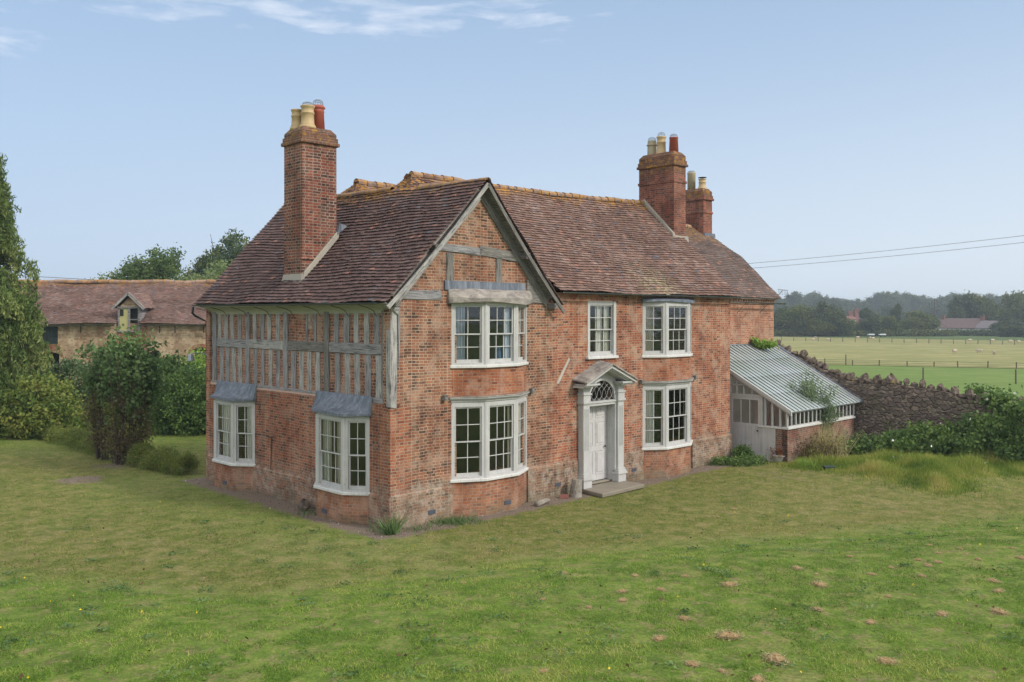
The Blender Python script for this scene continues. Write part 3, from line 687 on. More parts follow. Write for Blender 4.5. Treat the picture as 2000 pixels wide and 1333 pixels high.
# weathered corner post with old render, its foot, and the brick column behind it
m_ = MB(); m_.prism([(-.005, -.03, 3.02), (.19, -.03, 2.98), (.215, -.03, 4.3), (.20, -.03, 5.45), (.02, -.03, 5.5), (-.02, -.03, 4.4)], (0, .2, 0), ax=(0, 0, 1)); m_.build('corner_post', 'oak_pale', house, bevel=.02)
m_ = MB(); m_.prism([(.0, -.075, 5.45), (.21, -.075, 5.3), (.24, -.075, 5.62), (-.25, -.075, 5.62), (-.12, -.075, 5.52)], (0, .25, 0)); m_.build('bracket_end', 'oak_pale', house, bevel=.02)
m_ = MB(); m_.tube([(.235, -.02, 5.62), (.225, -.05, 5.2), (.25, -.03, 4.7), (.235, -.04, 4.0)], [.03, .035, .025, .01], 6); m_.build('loose_batten', 'oak', house)
# cove under the eaves
m_ = MB(); prof = []
for k in range(9):
    a = k/8*math.pi/2; prof.append((.06-.33*(1-math.cos(a)), 0, 5.36+.22*math.sin(a)))
prof = [(p[0], .15, p[2]) for p in prof]; prof += [(-.27, .15, 5.61), (.1, .15, 5.61), (.1, .15, 5.36)]
m_.prism(prof, (0, 9.75, 0)); m_.build('eaves_cove', 'cove', house, smooth=False)
def gutter(pts, r=.045, nm='gutter', par=house):
    m_ = MB()
    for a, b_ in zip(pts[:-1], pts[1:]):
        a = Vector(a); b_ = Vector(b_); d = (b_-a).normalized(); s_ = d.cross(ZUP)
        pr = [a+s_*(r*math.cos(t))+ZUP*(r*math.sin(t)) for t in [math.pi+i*math.pi/6 for i in range(7)]]
        pr += [a+s_*(r*.8*math.cos(t))+ZUP*(r*.8*math.sin(t)) for t in [2*math.pi-i*math.pi/6 for i in range(7)]]
        m_.prism(pr, b_-a)
    return m_.build(nm, 'gutter', par)
gutter([(-.40, .0, 5.62), (-.40, 10.15, 5.66)])
for v in (.75, 2.0, 3.35, 4.75, 6.1, 7.5, 8.8, 9.9):
    m_ = MB(); m_.tube([(-.43, v, 5.57), (-.33, v, 5.545), (-.17, v-.05, 5.50), (-.05, v-.1, 5.43), (.045, v-.12, 5.28)], .009, 5); m_.build('gutter_bracket', 'iron', house)
gutter([(5.95, -.36, 6.0), (15.5, -.36, 6.0)]); gutter([(15.0, 1.72, 5.94), (22.65, 1.72, 5.88)], .05)
for u in (17.5, 19.4, 21.2):
    m_ = MB(); m_.tube([(u, 1.72, 5.86), (u-.02, 1.9, 5.7), (u-.1, 2.09, 5.45)], .009, 5); m_.build('gutter_bracket', 'iron', house)
m_ = MB(); m_.tube([(-.40, 10.15, 5.60), (-.40, 10.2, 5.40), (-.28, 10.22, 5.30), (.05, 10.12, 5.12), (.08, 10.1, .1)], .04, 8); m_.build('downpipe', 'iron', house, smooth=True)

# ---- gable timbers
for (p0, p1, wd, mt, nm) in (((.1, 0, 5.83), (1.62, 0, 5.83), .24, 'oak', 'tie_beam'), ((4.35, 0, 5.8), (5.62, 0, 5.8), .26, 'oak_dark', 'tie_beam'),
        ((1.42, 0, 7.10), (3.02, 0, 7.02), .20, 'oak', 'collar_beam'), ((2.95, 0, 7.07), (4.42, 0, 6.94), .26, 'oak_dark', 'collar_beam'), ((1.92, 0, 5.97), (1.92, 0, 6.95), .25, 'oak_dark', 'stud'), ((3.68, 0, 5.97), (3.68, 0, 6.93), .22, 'oak_dark', 'stud'),
        ((.1, 0, 5.72), (2.96, 0, 8.66), .36, 'oak_pale', 'gable_rafter'), ((5.62, 0, 5.72), (3.04, 0, 8.66), .36, 'oak_dark', 'gable_rafter')):
    off = {'gable_rafter': -.045, 'collar_beam': -.035, 'tie_beam': -.035, 'stud': -.025}[nm]
    m_ = MB(); m_.beam(Vector(p0)+Vector((0, off+.05, 0)), Vector(p1)+Vector((0, off+.05, 0)), .1, wd, up=(1, 0, .001) if p0[0] == p1[0] else (0, 0, 1)) if p0[0] != p1[0] else m_.box(p0[0]-wd/2, p0[0]+wd/2, off, off+.1, p0[2], p1[2], ax=(0, 0, 1))
    m_.build(nm, mt, house, bevel=.008)
m_ = MB(); m_.prism([(4.75, -.03, 5.66), (5.62, -.03, 5.66), (4.98, -.03, 6.45), (4.78, -.03, 6.3)], (0, .06, 0), ax=(1, 0, 0)); m_.build('gable_foot', 'oak_dark', house, bevel=.01)
for u, z in ((1.28, 7.02), (4.55, 6.98), (.02, 5.6), (5.7, 5.58)):
    m_ = MB(); m_.beam((u, .1, z), (u, -.31, z), .16, .18); m_.build('purlin_end', 'oak_dark', house, bevel=.015)
# sagging barge boards
def barge(a, b_, mt, wd=.10):
    m_ = MB(); n = 6; a = Vector(a); b_ = Vector(b_)
    for i in range(n):
        p = a.lerp(b_, i/n); q_ = a.lerp(b_, (i+1)/n); f = lambda t: Vector((0, 0, -.09*math.sin(math.pi*t)))
        m_.beam(p+f(i/n), q_+f((i+1)/n), .045, wd)
    m_.build('barge_board', mt, house)
barge((-.30, -.31, 5.50), (3.0, -.31, 8.83), 'oak_pale'); barge((6.02, -.31, 5.40), (3.0, -.31, 8.83), 'oak_dark')  # right board takes darker oak, the shade of that rake put into its colour

# ---- roofs of individual tiles
def tiles(name, E0, E1, R0, R1, mat, gauge=.118, width=.175, seed=1, sag=.05, skip=None, par=house, th=.014, lift=.022, rsag=.0):
    """bilinear patch: E eaves left/right, R ridge left/right as seen from outside"""
    rs = np.random.RandomState(seed); E0, E1, R0, R1 = [np.array(p, float) for p in (E0, E1, R0, R1)]
    Ls = (np.linalg.norm(R0-E0)+np.linalg.norm(R1-E1))/2; Lw = np.linalg.norm(E1-E0)
    nr = int(Ls/gauge)+1; nc = int(Lw/width)
    nrm = np.cross(E1-E0, R0-E0); nrm /= np.linalg.norm(nrm)
    def P(s, t):
        s = s[..., None]; t = t[..., None]
        base = (E0*(1-s)+E1*s)*(1-t)+(R0*(1-s)+R1*s)*t
        s_ = s; wob = sag*(-np.sin(np.pi*s_)*np.sin(np.pi*np.clip(t, 0, 1))*1.0+.45*np.sin(9*s_+5*t)*np.sin(7*t+4*s_+seed)+.22*np.sin(23*s_+seed*2)*np.sin(13*t+1))
        base = base-np.array([0, 0, 1.])*rsag*np.sin(np.pi*s_)*t
        return base+nrm*wob
    V = []; T = []
    for r_ in range(nr):
        t0 = r_/nr; t1 = min(1., (r_+1.25)/nr)
        off = (.5 if r_ % 2 else 0)+rs.uniform(-.08, .08)
        s0 = (np.arange(nc+1)-off)/nc; s1 = s0+.965/nc
        s0 = np.clip(s0, 0, 1); s1 = np.clip(s1, 0, 1); k = (s1-s0) > .2/nc; s0 = s0[k]; s1 = s1[k]; n = len(s0)
        tt = np.full(n, t0)+rs.normal(size=n)*.05/nr+.10/nr*np.sin(np.arange(n)*.11+r_*.4)
        slip = rs.rand(n) < .012; tt = tt-slip*.35/nr
        lf = lift*(1+.35*rs.rand(n))+slip*.01; tl = rs.normal(size=n)*.004
        a = P(s0, tt)+nrm*(lf-tl)[:, None]; b_ = P(s1, tt)+nrm*(lf+tl)[:, None]; c = P(s1, np.full(n, t1))+nrm*.004; d = P(s0, np.full(n, t1))+nrm*.004
        lo = nrm*th
        q = np.stack([a, b_, c, d, a-lo, b_-lo, b_, a, a-lo, a, d, d-lo, b_, b_-lo, c-lo, c], 1)
        if skip is not None:
            cen = (a+b_+c+d)/4; keep = ~skip(cen[:, 0], cen[:, 1], cen[:, 2]); q = q[keep]; n = keep.sum()
        V.append(q.reshape(-1, 3)); x1 = np.clip(.5+.17*rs.normal(size=n), 0, 1); x2 = rs.rand(n)
        T.append(np.repeat(np.stack([x1, x2], 1), 4, 0))
    return fastmesh(name, np.concatenate(V), 4, mat, par, np.concatenate(T))
def ridge(pts, r=.12, seg=.36, name='ridge_tiles', par=house, mat='ridge', seed=2, endcap=False, dz=.0):
    rs = random.Random(seed); V = []; T = []
    for a, b_ in zip(pts[:-1], pts[1:]):
        a = Vector(a); b_ = Vector(b_); L = (b_-a).length; n = max(1, int(L/seg)); d = (b_-a)/L; s_ = d.cross(ZUP).normalized(); u = s_.cross(d)
        for i in range(n):
            p = a+d*(L*i/n); q = a+d*(L*(i+.96)/n); r0 = r*(1.06+rs.uniform(0, .05)); r1 = r*.96; h = rs.uniform(-.015, .02)
            an = [math.radians(x) for x in (-25, 10, 45, 90, 135, 170, 205)]; t = (rs.random(), rs.random())
            for k in range(6):
                def pt(o, rr_, th): return o+s_*math.cos(th)*rr_*1.15+u*(math.sin(th)*rr_+h+dz)
                V += [pt(p, r0, an[k]), pt(p, r0, an[k+1]), pt(q, r1, an[k+1]), pt(q, r1, an[k])]; T.append(t)
            if i == 0 and endcap:
                V += [pt(p, r0*.98, an[1]), pt(p, r0*.98, an[2]), pt(p, r0*.98, an[4]), pt(p, r0*.98, an[5])]; T.append(t)
    return fastmesh(name, np.array([tuple(v) for v in V]), 4, mat, par, np.array(T))
ZE = 5.62
# wing: left slope and right slope
tiles('roof', (-.36, 10.15, 5.68), (-.36, -.33, ZE), (3., 10.15, 9.30), (3., -.33, 8.96), 'tile_dark', seed=3, sag=.09, lift=.042, th=.02, gauge=.138)
tiles('roof', (5.98, -.33, 5.60), (5.98, 10.15, 5.6), (3., -.33, 8.96), (3., 10.15, 9.30), 'tile_dark', seed=4, sag=.04)
m_ = MB(); m_.prism([(-.30, -.28, 5.56), (5.92, -.28, 5.54), (3., -.28, 8.86)], (0, .12, 0)); 
m_ = MB()
for sx, ex in ((.1, 3.0), (5.6, 3.0)):
    m_.poly([(sx, -.28, 5.96), (sx, 10.1, 6.03), (ex, 10.1, 9.24), (ex, -.28, 8.88)], ax=(0, 1, 0))
m_.build('roof_boarding', 'oak_dark', house).location = (0, 0, -.14)
m_ = MB(); m_.prism([(-.36, 10.14, 5.64), (3., 10.14, 9.27), (5.95, 10.14, 5.6)], (0, .02, 0)); m_.build('verge', 'mortar_fillet', house)
ridge([(3., 10.15, 9.30), (3., 4.6, 9.16), (3., 3.9, 9.14)], .085, seed=4, dz=-.03); ridge([(3., 2.6, 9.04), (3., -.34, 8.96)], .09, seed=5, dz=-.03)
# main range: front slope, eaves at v=-.3, ridge v=3.7
def skipm(u, v, z): return (u < 5.78) & (v < .25)
tiles('roof', (3.2, -.32, 6.02), (15.55, -.32, 6.02), (3.45, 3.65, 9.60), (15.55, 3.65, 9.78), 'tile_red', seed=6, lift=.036, th=.018, gauge=.135, sag=.08, skip=skipm, rsag=.10)
m_ = MB(); m_.poly([(5.9, .05, 6.30), (15.5, .05, 6.30), (15.5, 3.65, 9.70), (5.9, 3.65, 9.50)]); m_.poly([(15.5, 3.65, 9.72), (15.5, 5.3, 8.1), (3.3, 5.3, 8.0), (3.3, 3.65, 9.5)])
m_.poly([(3.3, 5.2, 8.05), (22.3, 5.2, 8.1), (22.3, 6.7, 9.5), (3.3, 6.7, 9.6)]); m_.build('roof_boarding', 'oak_dark', house).location = (0, 0, -.14)
tiles('roof', (15.55, 5.3, 8.15), (3.3, 5.3, 8.0), (15.55, 3.65, 9.78), (3.3, 3.65, 9.60), 'tile_red', seed=8, sag=.03, width=.3, gauge=.2, rsag=.10)
m_ = MB(); m_.prism([(15.40, -.3, 5.99), (15.40, 3.65, 9.74), (15.40, 5.3, 8.1), (15.40, 5.3, 5.99)], (.13, 0, 0)); m_.build('verge', 'mortar_fillet', house)
RP = [(3.48+12.0*k/10, 3.65, 9.60+.18*k/10-.10*math.sin(math.pi*k/10)) for k in range(11)]
ridge(RP, .11, seed=7, endcap=True)
tiles('roof', (2.68, 4.5, 8.70), (2.68, 2.8, 8.66), (3.5, 3.72, 9.60), (3.5, 3.56, 9.60), 'tile_dark', seed=9, sag=.01, gauge=.1)
tiles('roof', (2.66, 2.78, 8.64), (3.7, 2.72, 8.78), (3.46, 3.6, 9.61), (3.7, 3.6, 9.61), 'tile_dark', seed=19, sag=.01, gauge=.1)
# rear range
tiles('roof', (3.4, 5.1, 8.15), (15.4, 5.1, 8.15), (3.5, 6.6, 9.66), (15.4, 6.6, 9.66), 'tile_red', seed=10, sag=.03, width=.3, gauge=.2)
tiles('roof', (15.4, 8.4, 7.0), (3.4, 9.3, 6.9), (15.4, 6.6, 9.66), (3.5, 6.6, 9.66), 'tile_red', seed=12, sag=.03, width=.3, gauge=.2)
ridge([(3.5, 6.6, 9.66), (15.0, 6.6, 9.62)], .13, seed=8, endcap=True)
tiles('roof', (2.7, 7.5, 8.85), (2.7, 5.8, 8.85), (3.55, 6.68, 9.66), (3.55, 6.54, 9.66), 'tile_dark', seed=13, sag=.01, gauge=.1)
tiles('roof', (2.7, 5.75, 8.8), (3.8, 5.7, 8.85), (3.5, 6.55, 9.67), (3.8, 6.55, 9.67), 'tile_dark', seed=29, sag=.01, gauge=.1)
# extension roof: two pitches
tiles('roof', (15.2, 1.82, 6.09), (22.45, 1.82, 6.09), (15.2, 3.75, 7.98), (22.45, 3.75, 7.98), 'tile_brown', seed=14, sag=.03)
tiles('roof', (15.2, 3.75, 7.98), (22.45, 3.75, 7.98), (15.2, 6.0, 9.45), (22.45, 6.0, 9.45), 'tile_brown', seed=15, sag=.03)
tiles('roof', (22.45, 9.8, 6.0), (15.4, 9.8, 6.0), (22.45, 6.0, 9.45), (15.4, 6.0, 9.45), 'tile_brown', seed=16, sag=.03, width=.3, gauge=.2)
m_ = MB(); m_.prism([(22.3, 1.85, 6.05), (22.3, 3.75, 7.95), (22.3, 6., 9.42), (22.3, 9.8, 5.97)], (.12, 0, 0)); m_.poly([(15.5, 1.85, 6.05), (22.3, 1.85, 6.05), (22.3, 3.75, 7.94), (15.5, 3.75, 7.94)]); m_.poly([(15.5, 3.75, 7.94), (22.3, 3.75, 7.94), (22.3, 6, 9.4), (15.5, 6, 9.4)]); m_.build('verge', 'mortar_fillet', house)
ridge([(15.6, 6.0, 9.47), (21.6, 6.0, 9.47)], .12, seed=9)

# ---- chimneys
def cage(par, c, r, h):
    m_ = MB(); c = Vector(c)
    for k in range(6):
        a = k*math.pi/6; d = Vector((math.cos(a), math.sin(a), 0))
        m_.tube([c+d*r, c+d*r*.95+ZUP*h*.6, c+d*r*.5+ZUP*h*.95, c-d*r*.5+ZUP*h*.95, c-d*r*.95+ZUP*h*.6, c-d*r], .007, 4)
    for zz, q in ((.3, 1.), (.75, .85)):
        m_.tube([c+Vector((math.cos(t)*r*q, math.sin(t)*r*q, zz*h)) for t in [i*math.pi/6 for i in range(13)]], .006, 4, cap=False)
    m_.build('wire_cage', 'wire_cage', par)
def pot(par, c, kind, h, r):
    if kind == 'buff': pr = [(r*1.3, 0), (r*1.34, .05), (r*1.3, .09), (r*1.12, .10), (r*1.18, .13), (r*1.05, .16), (r*.98, h*.64), (r*1.1, h*.67), (r*1.1, h*.70), (r*.97, h*.73), (r*.97, h*.9), (r*1.15, h*.95), (r*1.15, h), (r*.8, h)]; mt = 'pot_buff'
    elif kind == 'red': pr = [(r*1.15, 0), (r*.98, h*.74), (r*1.08, h*.77), (r*.98, h*.80), (r*.98, h*.86), (r*1.22, h*.90), (r*1.15, h*.94), (r*.92, h), (r*.7, h)]; mt = 'pot_red'
    elif kind == 'plainred': pr = [(r*1.1, 0), (r*.95, h*.93), (r*1.05, h*.95), (r*1.05, h), (r*.8, h)]; mt = 'pot_red'
    elif kind == 'louvre': pr = [(r, 0), (r, h*.3)]+[q for i in range(5) for q in ((r*1.05, h*(.35+i*.11)), (r*1.2, h*(.41+i*.11)), (r*.95, h*(.43+i*.11)))]+[(r*.8, h)]; mt = 'pot_red'
    elif kind == 'square': pr = [(r*1.1, 0), (r, h*.08), (r*.95, h*.65), (r*1.2, h*.70), (r*1.2, h*.74), (r*.95, h*.78), (r*.9, h), (r*.7, h)]; mt = 'pot_grey'
    else: pr = [(r, 0), (r, h*.9), (r*1.05, h*.92), (r*1.05, h), (r*.8, h)]; mt = 'pot_grey'
    m_ = MB(); m_.lathe(pr, c, 8 if kind == 'square' else 18); return m_.build('chimney_pot', mt, par, smooth=kind not in ('square',))
def stack(u0, u1, v0, v1, zb, zt, mat, crown, pots, band=None):
    m_ = MB(); m_.box(u0, u1, v0, v1, zb, zt)
    if band: m_.box(u0-.035, u1+.035, v0-.035, v1+.035, band, band+.10)
    ch = m_.build('chimney', mat, house, bevel=.012)
    m_ = MB(); h = crown; m_.box(u0-.07, u1+.07, v0-.07, v1+.07, zt, zt+.10); m_.box(u0-.035, u1+.035, v0-.035, v1+.035, zt+.10, zt+.24); m_.box(u0, u1, v0, v1, zt+.24, zt+h-.08)
    q = .12; a = zt+h-.08
    m_.hexa([(u0, v0, a), (u1, v0, a), (u1, v1, a), (u0, v1, a), (u0+q, v0+q, a+.15), (u1-q, v0+q, a+.15), (u1-q, v1-q, a+.15), (u0+q, v1-q, a+.15)])
    m_.build('chimney_crown', mat, ch, bevel=.012)
    for (pu, pv, kind, ph, pr_, cg) in pots:
        c = (pu, pv, a+.10); pot(ch, c, kind, ph, pr_)
        if cg: cage(ch, (pu, pv, a+.10+ph), pr_*.85, cg)
    return ch
brick_mat('brick_crown', [(.07, .05, .045), (.11, .075, .06), (.16, .09, .065), (.20, .10, .07)], (.16, .13, .10), .3, .0, toph=-98, patch=(.20, .17, .13))
c1 = stack(.36, 1.52, 4.7, 5.72, 6.0, 10.30, 'brick_chimney', .44, [(.62, 5.42, 'buff', .62, .16, 0), (.72, 5.0, 'buff', .68, .185, .12), (1.18, 5.18, 'red', .80, .18, .18)])
m_ = MB(); m_.hexa([(.28, 4.63, 6.2), (.36, 4.66, 6.2), (.36, 5.8, 6.2), (.28, 5.8, 6.2), (.34, 4.66, 6.52), (.4, 4.69, 6.52), (.4, 5.75, 6.52), (.34, 5.75, 6.52)])
m_.prism([(.30, 4.71, 6.22), (1.56, 4.71, 7.62), (1.56, 4.71, 7.86), (.40, 4.71, 6.58)], (0, -.09, 0)); m_.build('mortar_flashing', 'mortar_fillet', c1, bevel=.02)
m_ = MB(); m_.prism([(1.48, 4.6, 7.70), (1.82, 4.6, 7.98), (1.56, 4.6, 8.05)], (0, .12, 0)); m_.build('lead_flashing', 'lead', c1)
m_ = MB(); m_.box(.32, .9, 4.64, 4.8, 6.92, 7.0); m_.build('projecting_course', 'brick_chimney', c1, bevel=.02)
c2 = stack(15.0, 15.78, 2.2, 3.88, 7.6, 11.1, 'brick_chimney_far', .50, [(15.35, 3.5, 'square', .62, .19, .14), (15.35, 3.05, 'buff', .72, .17, .18), (15.4, 2.5, 'plainred', .62, .17, .14)], band=10.45)
m_ = MB(); m_.prism([(14.9, 2.1, 8.18), (14.9, 3.6, 9.68), (14.9, 3.6, 9.92), (14.9, 2.2, 8.52)], (.14, 0, 0)); m_.prism([(14.9, 2.12, 8.15), (15.9, 2.12, 8.15), (15.85, 2.12, 8.4), (14.95, 2.12, 8.4)], (0, .12, 0)); m_.build('mortar_flashing', 'mortar_fillet', c2, bevel=.02)
c3 = stack(21.9, 22.62, 5.45, 7.3, 8.6, 10.72, 'brick_chimney_far', .50, [(22.25, 7.0, 'louvre', .72, .17, 0), (22.25, 6.35, 'plain', .88, .19, .08), (22.25, 5.75, 'buff', .50, .16, 0)], band=10.1)
m_ = MB(); m_.lathe([(.07, 0), (.07, .12), (.2, .13), (.2, .15), (.02, .16)], (22.25, 5.75, 11.67), 12); m_.build('cowl', 'iron', c3)
m_ = MB(); m_.prism([(21.82, 5.35, 9.0), (22.75, 5.35, 9.0), (22.7, 5.35, 9.18), (21.88, 5.35, 9.18)], (0, .12, 0)); m_.build('lead_flashing', 'lead', c3)
# aerial
m_ = MB(); m_.tube([(22.45, 2.1, 6.1), (22.7, 1.9, 6.45)], .012, 5); m_.tube([(22.3, 1.9, 6.5), (23.2, 1.9, 6.45)], .008, 4)
for i in range(7): m_.tube([(22.35+i*.13, 1.9, 6.5), (22.32+i*.13, 1.9, 6.25)], .006, 4)
m_.build('television_aerial', 'iron', house)

# ---- windows
def sash(fr, gl, O, a, n, x0, x1, z0, z1, cols, rec=.03, fw=.075, th=.05):
    L = lambda *q: fr.lbox(O, a, n, *q)
    L(x0, x0+fw, -.12, 0, z0, z1); L(x1-fw, x1, -.12, 0, z0, z1); L(x0+fw, x1-fw, -.12, 0, z1-fw, z1); L(x0+fw, x1-fw, -.12, 0, z0, z0+.06)
    a0, a1, b0, b1 = x0+fw, x1-fw, z0+.06, z1-fw; mid = (b0+b1)/2
    for (c0, c1, d) in ((mid-.02, b1, -.035), (b0, mid+.02, -.075)):
        s_ = .042; e = d-.035; bot = .085 if c0 == b0 else .035
        L(a0, a0+s_, e, d, c0, c1); L(a1-s_, a1, e, d, c0, c1); L(a0+s_, a1-s_, e, d, c0, c0+bot); L(a0+s_, a1-s_, e, d, c1-.04, c1)
        g0, g1, h0, h1 = a0+s_, a1-s_, c0+bot, c1-.04; mw = .011
        for k in range(1, cols): xx = g0+(g1-g0)*k/cols; L(xx-mw, xx+mw, e+.008, d-.004, h0, h1)
        zz = (h0+h1)/2
        for k in range(cols):
            xa = g0+(g1-g0)*k/cols+mw; xb = g0+(g1-g0)*(k+1)/cols-mw; L(xa, xb, e+.008, d-.004, zz-mw, zz+mw)
        O_ = Vector(O); A = Vector(a); N = Vector(n); dd = (d+e)/2; tl = RS.normal(size=4)*.0015
        gl.poly([O_+A*g0+N*(dd+tl[0])+ZUP*h0, O_+A*g1+N*(dd+tl[1])+ZUP*h0, O_+A*g1+N*(dd+tl[2])+ZUP*h1, O_+A*g0+N*(dd+tl[3])+ZUP*h1])
def curtain(mat, O, a, n, x0, x1, z0, z1, d=-.22, par=None, taper=0., wave=.015, fq=55):
    d = -.145
    m_ = MB(); O = Vector(O); A = Vector(a); N = Vector(n); k = 24; pts = []
    for i in range(k+1):
        t = i/k; x = x0+(x1-x0)*t; dd = d+wave*math.sin(x*fq)+wave*.5*math.sin(x*fq*1.7+1)
        pts.append((x, dd))
    for i in range(k):
        (xa, da), (xb, db) = pts[i], pts[i+1]
        sh = lambda x: x+(x0-x)*taper
        m_.poly([O+A*sh(xa)+N*da+ZUP*z0, O+A*sh(xb)+N*db+ZUP*z0, O+A*xb+N*db+ZUP*z1, O+A*xa+N*da+ZUP*z1])
    o = m_.build('curtain', mat, par, smooth=True); return o
def bay(kind, start, plan, z0, z1, cols, apron, curtains=(), cornice=False, lead=None, sillz=.06):
    """kind 'F' front wall / 'L' left wall; plan [(x,d)] in wall coordinates (already directional)"""
    if kind == 'F': P = lambda x, d, z: Vector((x, -d, z))
    else: P = lambda x, d, z: Vector((-d, x, z))
    fr = MB(); gl = MB()
    W2 = [P(x, d, 0) for x, d in plan]
    segs = []
    for i in range(3):
        p, q = W2[i], W2[i+1]; a = (q-p); L = a.length; a = a/L; n = a.cross(ZUP)
        if n.dot(P(0, 1, 0)-P(0, 0, 0)) < 0: n = -n
        segs.append((p, a, n, L)); sash(fr, gl, p, a, n, .035 if i == 1 else (.0 if i == 0 else .035), L-(.035 if i < 2 else 0), z0, z1, cols[i], fw=.085)
    for i in (1, 2):
        p = W2[i]; nb = (segs[i-1][2]+segs[i][2]).normalized(); c = p-nb*.05
        fr.tube([(c.x, c.y, z0), (c.x, c.y, z1)], .068, 10)
    b = fr.build('bay_window', 'white_paint', house); gl.build('glass', 'glass', b)
    def slab(off, za, zb, back=.02, ends=0.):
        pts = [(plan[0][0]-(off*.6 if plan[0][0] < plan[3][0] else -off*.6), -back), (plan[0][0]-(off*.6 if plan[0][0] < plan[3][0] else -off*.6), off*.3)]
        sg = 1 if plan[0][0] < plan[3][0] else -1
        pts = [(plan[0][0]-sg*off*.8, -back), (plan[0][0]-sg*off*.8, off*.35), (plan[1][0]-sg*off*.4, plan[1][1]+off), (plan[2][0]+sg*off*.4, plan[2][1]+off), (plan[3][0]+sg*off*.8, off*.35), (plan[3][0]+sg*off*.8, -back)]
        return [P(x, d, za) for x, d in pts], zb-za
    m_ = MB(); pts, h = slab(.07, z0-sillz-.02, z0); m_.prism(pts, (0, 0, h)); m_.build('window_sill', 'sill_paint', b, bevel=.012)
    m_ = MB(); pts, h = slab(-.015, z1, z1+.05); m_.prism(pts, (0, 0, h)); m_.build('window_head', 'white_paint', b)
    if cornice:
        m_ = MB()
        for off, za, zb in ((.02, z1+.05, z1+.10), (.06, z1+.10, z1+.135), (.11, z1+.135, z1+.17)): pts, h = slab(off, za, zb); m_.prism(pts, (0, 0, h))
        m_.build('cornice', 'white_paint', b, bevel=.006)
        m_ = MB(); pts, h = slab(.125, z1+.17, z1+.195); m_.prism(pts, (0, 0, h)); m_.build('cornice_lead', 'lead_old', b)
    for (za, zb) in apron:
        m_ = MB(); pts, h = slab(-.005, za, zb); m_.prism(pts, (0, 0, h)); m_.build('bay_brickwork', 'brick_bay', b)
    for (si, mt, x0, x1, tp) in curtains:
        p, a, n, L = segs[si]; curtain(mt, p, a, n, max(.13, x0*L), min(L-.13, x1*L), z0+.10, z1-.09, -.2, b, tp)
    return b, P
f1 = [(1.98, 0), (2.83, .42), (3.98, .42), (4.78, 0)]
bay('F', 0, f1, 1.0, 2.98, (2, 3, 2), [(-.1, .92)], [(1, 'curtain_stripe', .80, .97, 0), (2, 'curtain_green', .3, .9, 0)], cornice=True)
b, P = bay('F', 0, f1, 4.0, 5.66, (2, 3, 2), [(3.18, 3.92)], [(0, 'curtain_blue', .08, .42, 0), (1, 'curtain_blue', .03, .15, 0), (1, 'curtain_blue', .68, .95, 0), (2, 'curtain_stripe', .1, .9, 0)])
m_ = MB()
m_.lbox((1.98, 0, 0), (1, 0, 0), (0, -1, 0), .5, .95, -.32, -.31, 4.1, 4.55)
m_.v = []; m_.f = []
m_.poly([(3.35, -.2, 4.1), (3.62, -.2, 4.1), (3.55, -.2, 4.45), (3.35, -.2, 4.5)]); m_.build('curtain', 'net_blue', b)
# sagging lead and felt hood over the upper wing bay
def hood(name, mat, P, plan, zin, zout, over, thick, par, n=14, sagk=.04, back=0., curl=0.):
    sg = 1 if plan[0][0] < plan[3][0] else -1; m_ = MB()
    out = [(plan[0][0]-sg*over, .02), (plan[0][0]-sg*over*.9, .12), (plan[1][0]-sg*over*.5, plan[1][1]+over), (plan[2][0]+sg*over*.5, plan[2][1]+over), (plan[3][0]+sg*over*.9, .12), (plan[3][0]+sg*over, .02)]
    inn = [(plan[0][0]-sg*over*.8, 0.)]*1+[(plan[0][0]-sg*over*.6, 0.), (plan[1][0], 0.), (plan[2][0], 0.), (plan[3][0]+sg*over*.6, 0.), (plan[3][0]+sg*over*.8, 0.)]
    rs = random.Random(5); K = 5; rows = []
    for k in range(K+1):
        t = k/K; row = []
        # resample polyline
        for i in range(n+1):
            s_ = i/n*5; j = min(4, int(s_)); f = s_-j
            ox = out[j][0]+(out[j+1][0]-out[j][0])*f; od = out[j][1]+(out[j+1][1]-out[j][1])*f
            ix = inn[j][0]+(inn[j+1][0]-inn[j][0])*f; id_ = inn[j][1]
            x = ix+(ox-ix)*t; d = id_+(od-id_)*t**.9
            z = zin+(zout-zin)*t+curl*math.sin(math.pi*t)*.5+sagk*math.sin(i*1.3+k)*rs.uniform(.1, .4)
            row.append((x, d, z))
        rows.append(row)
    top = [[P(*p) for p in r] for r in rows]
    lip = [P(p[0], p[1], p[2]-thick*(1+.3*math.sin(i*.9))) for i, p in enumerate(rows[-1])]; inner = [P(p[0], max(.0, p[1]-.03), p[2]-thick) for p in rows[-1]]
    bottom = [P(p[0], 0.0, zout-thick) for p in rows[0]]
    allr = top+[lip, inner, bottom]
    i0 = len(m_.v)
    for r in allr: m_.v += [tuple(p) for p in r]
    for k in range(len(allr)-1):
        for i in range(n): a_ = i0+k*(n+1)+i; m_.f.append((a_, a_+1, a_+n+2, a_+n+1) if sg < 0 else (a_, a_+n+1, a_+n+2, a_+1))
    return m_.build(name, mat, par, smooth=False)
hood('bay_hood', 'lead_old', P, f1, 6.02, 5.78, .16, .13, b, sagk=.05, curl=.14)
m_ = MB(); m_.box(1.72, 4.68, -.05, -.005, 5.98, 6.22); m_.build('lead_apron', 'lead', b)
f2 = [(10.15, 0), (10.85, .45), (12.15, .45), (12.92, 0)]
bay('F', 0, f2, 1.0, 2.98, (2, 3, 2), [(-.1, .92)], [(0, 'curtain_cream', .05, .55, .0), (1, 'curtain_cream', .88, .97, 0), (2, 'curtain_cream', .4, .9, 0)], cornice=True)
b, P = bay('F', 0, f2, 4.02, 5.72, (2, 3, 2), [(3.18, 3.94)], [(0, 'curtain_stripe', .05, .5, 0), (2, 'curtain_cream', .2, .8, 0)])
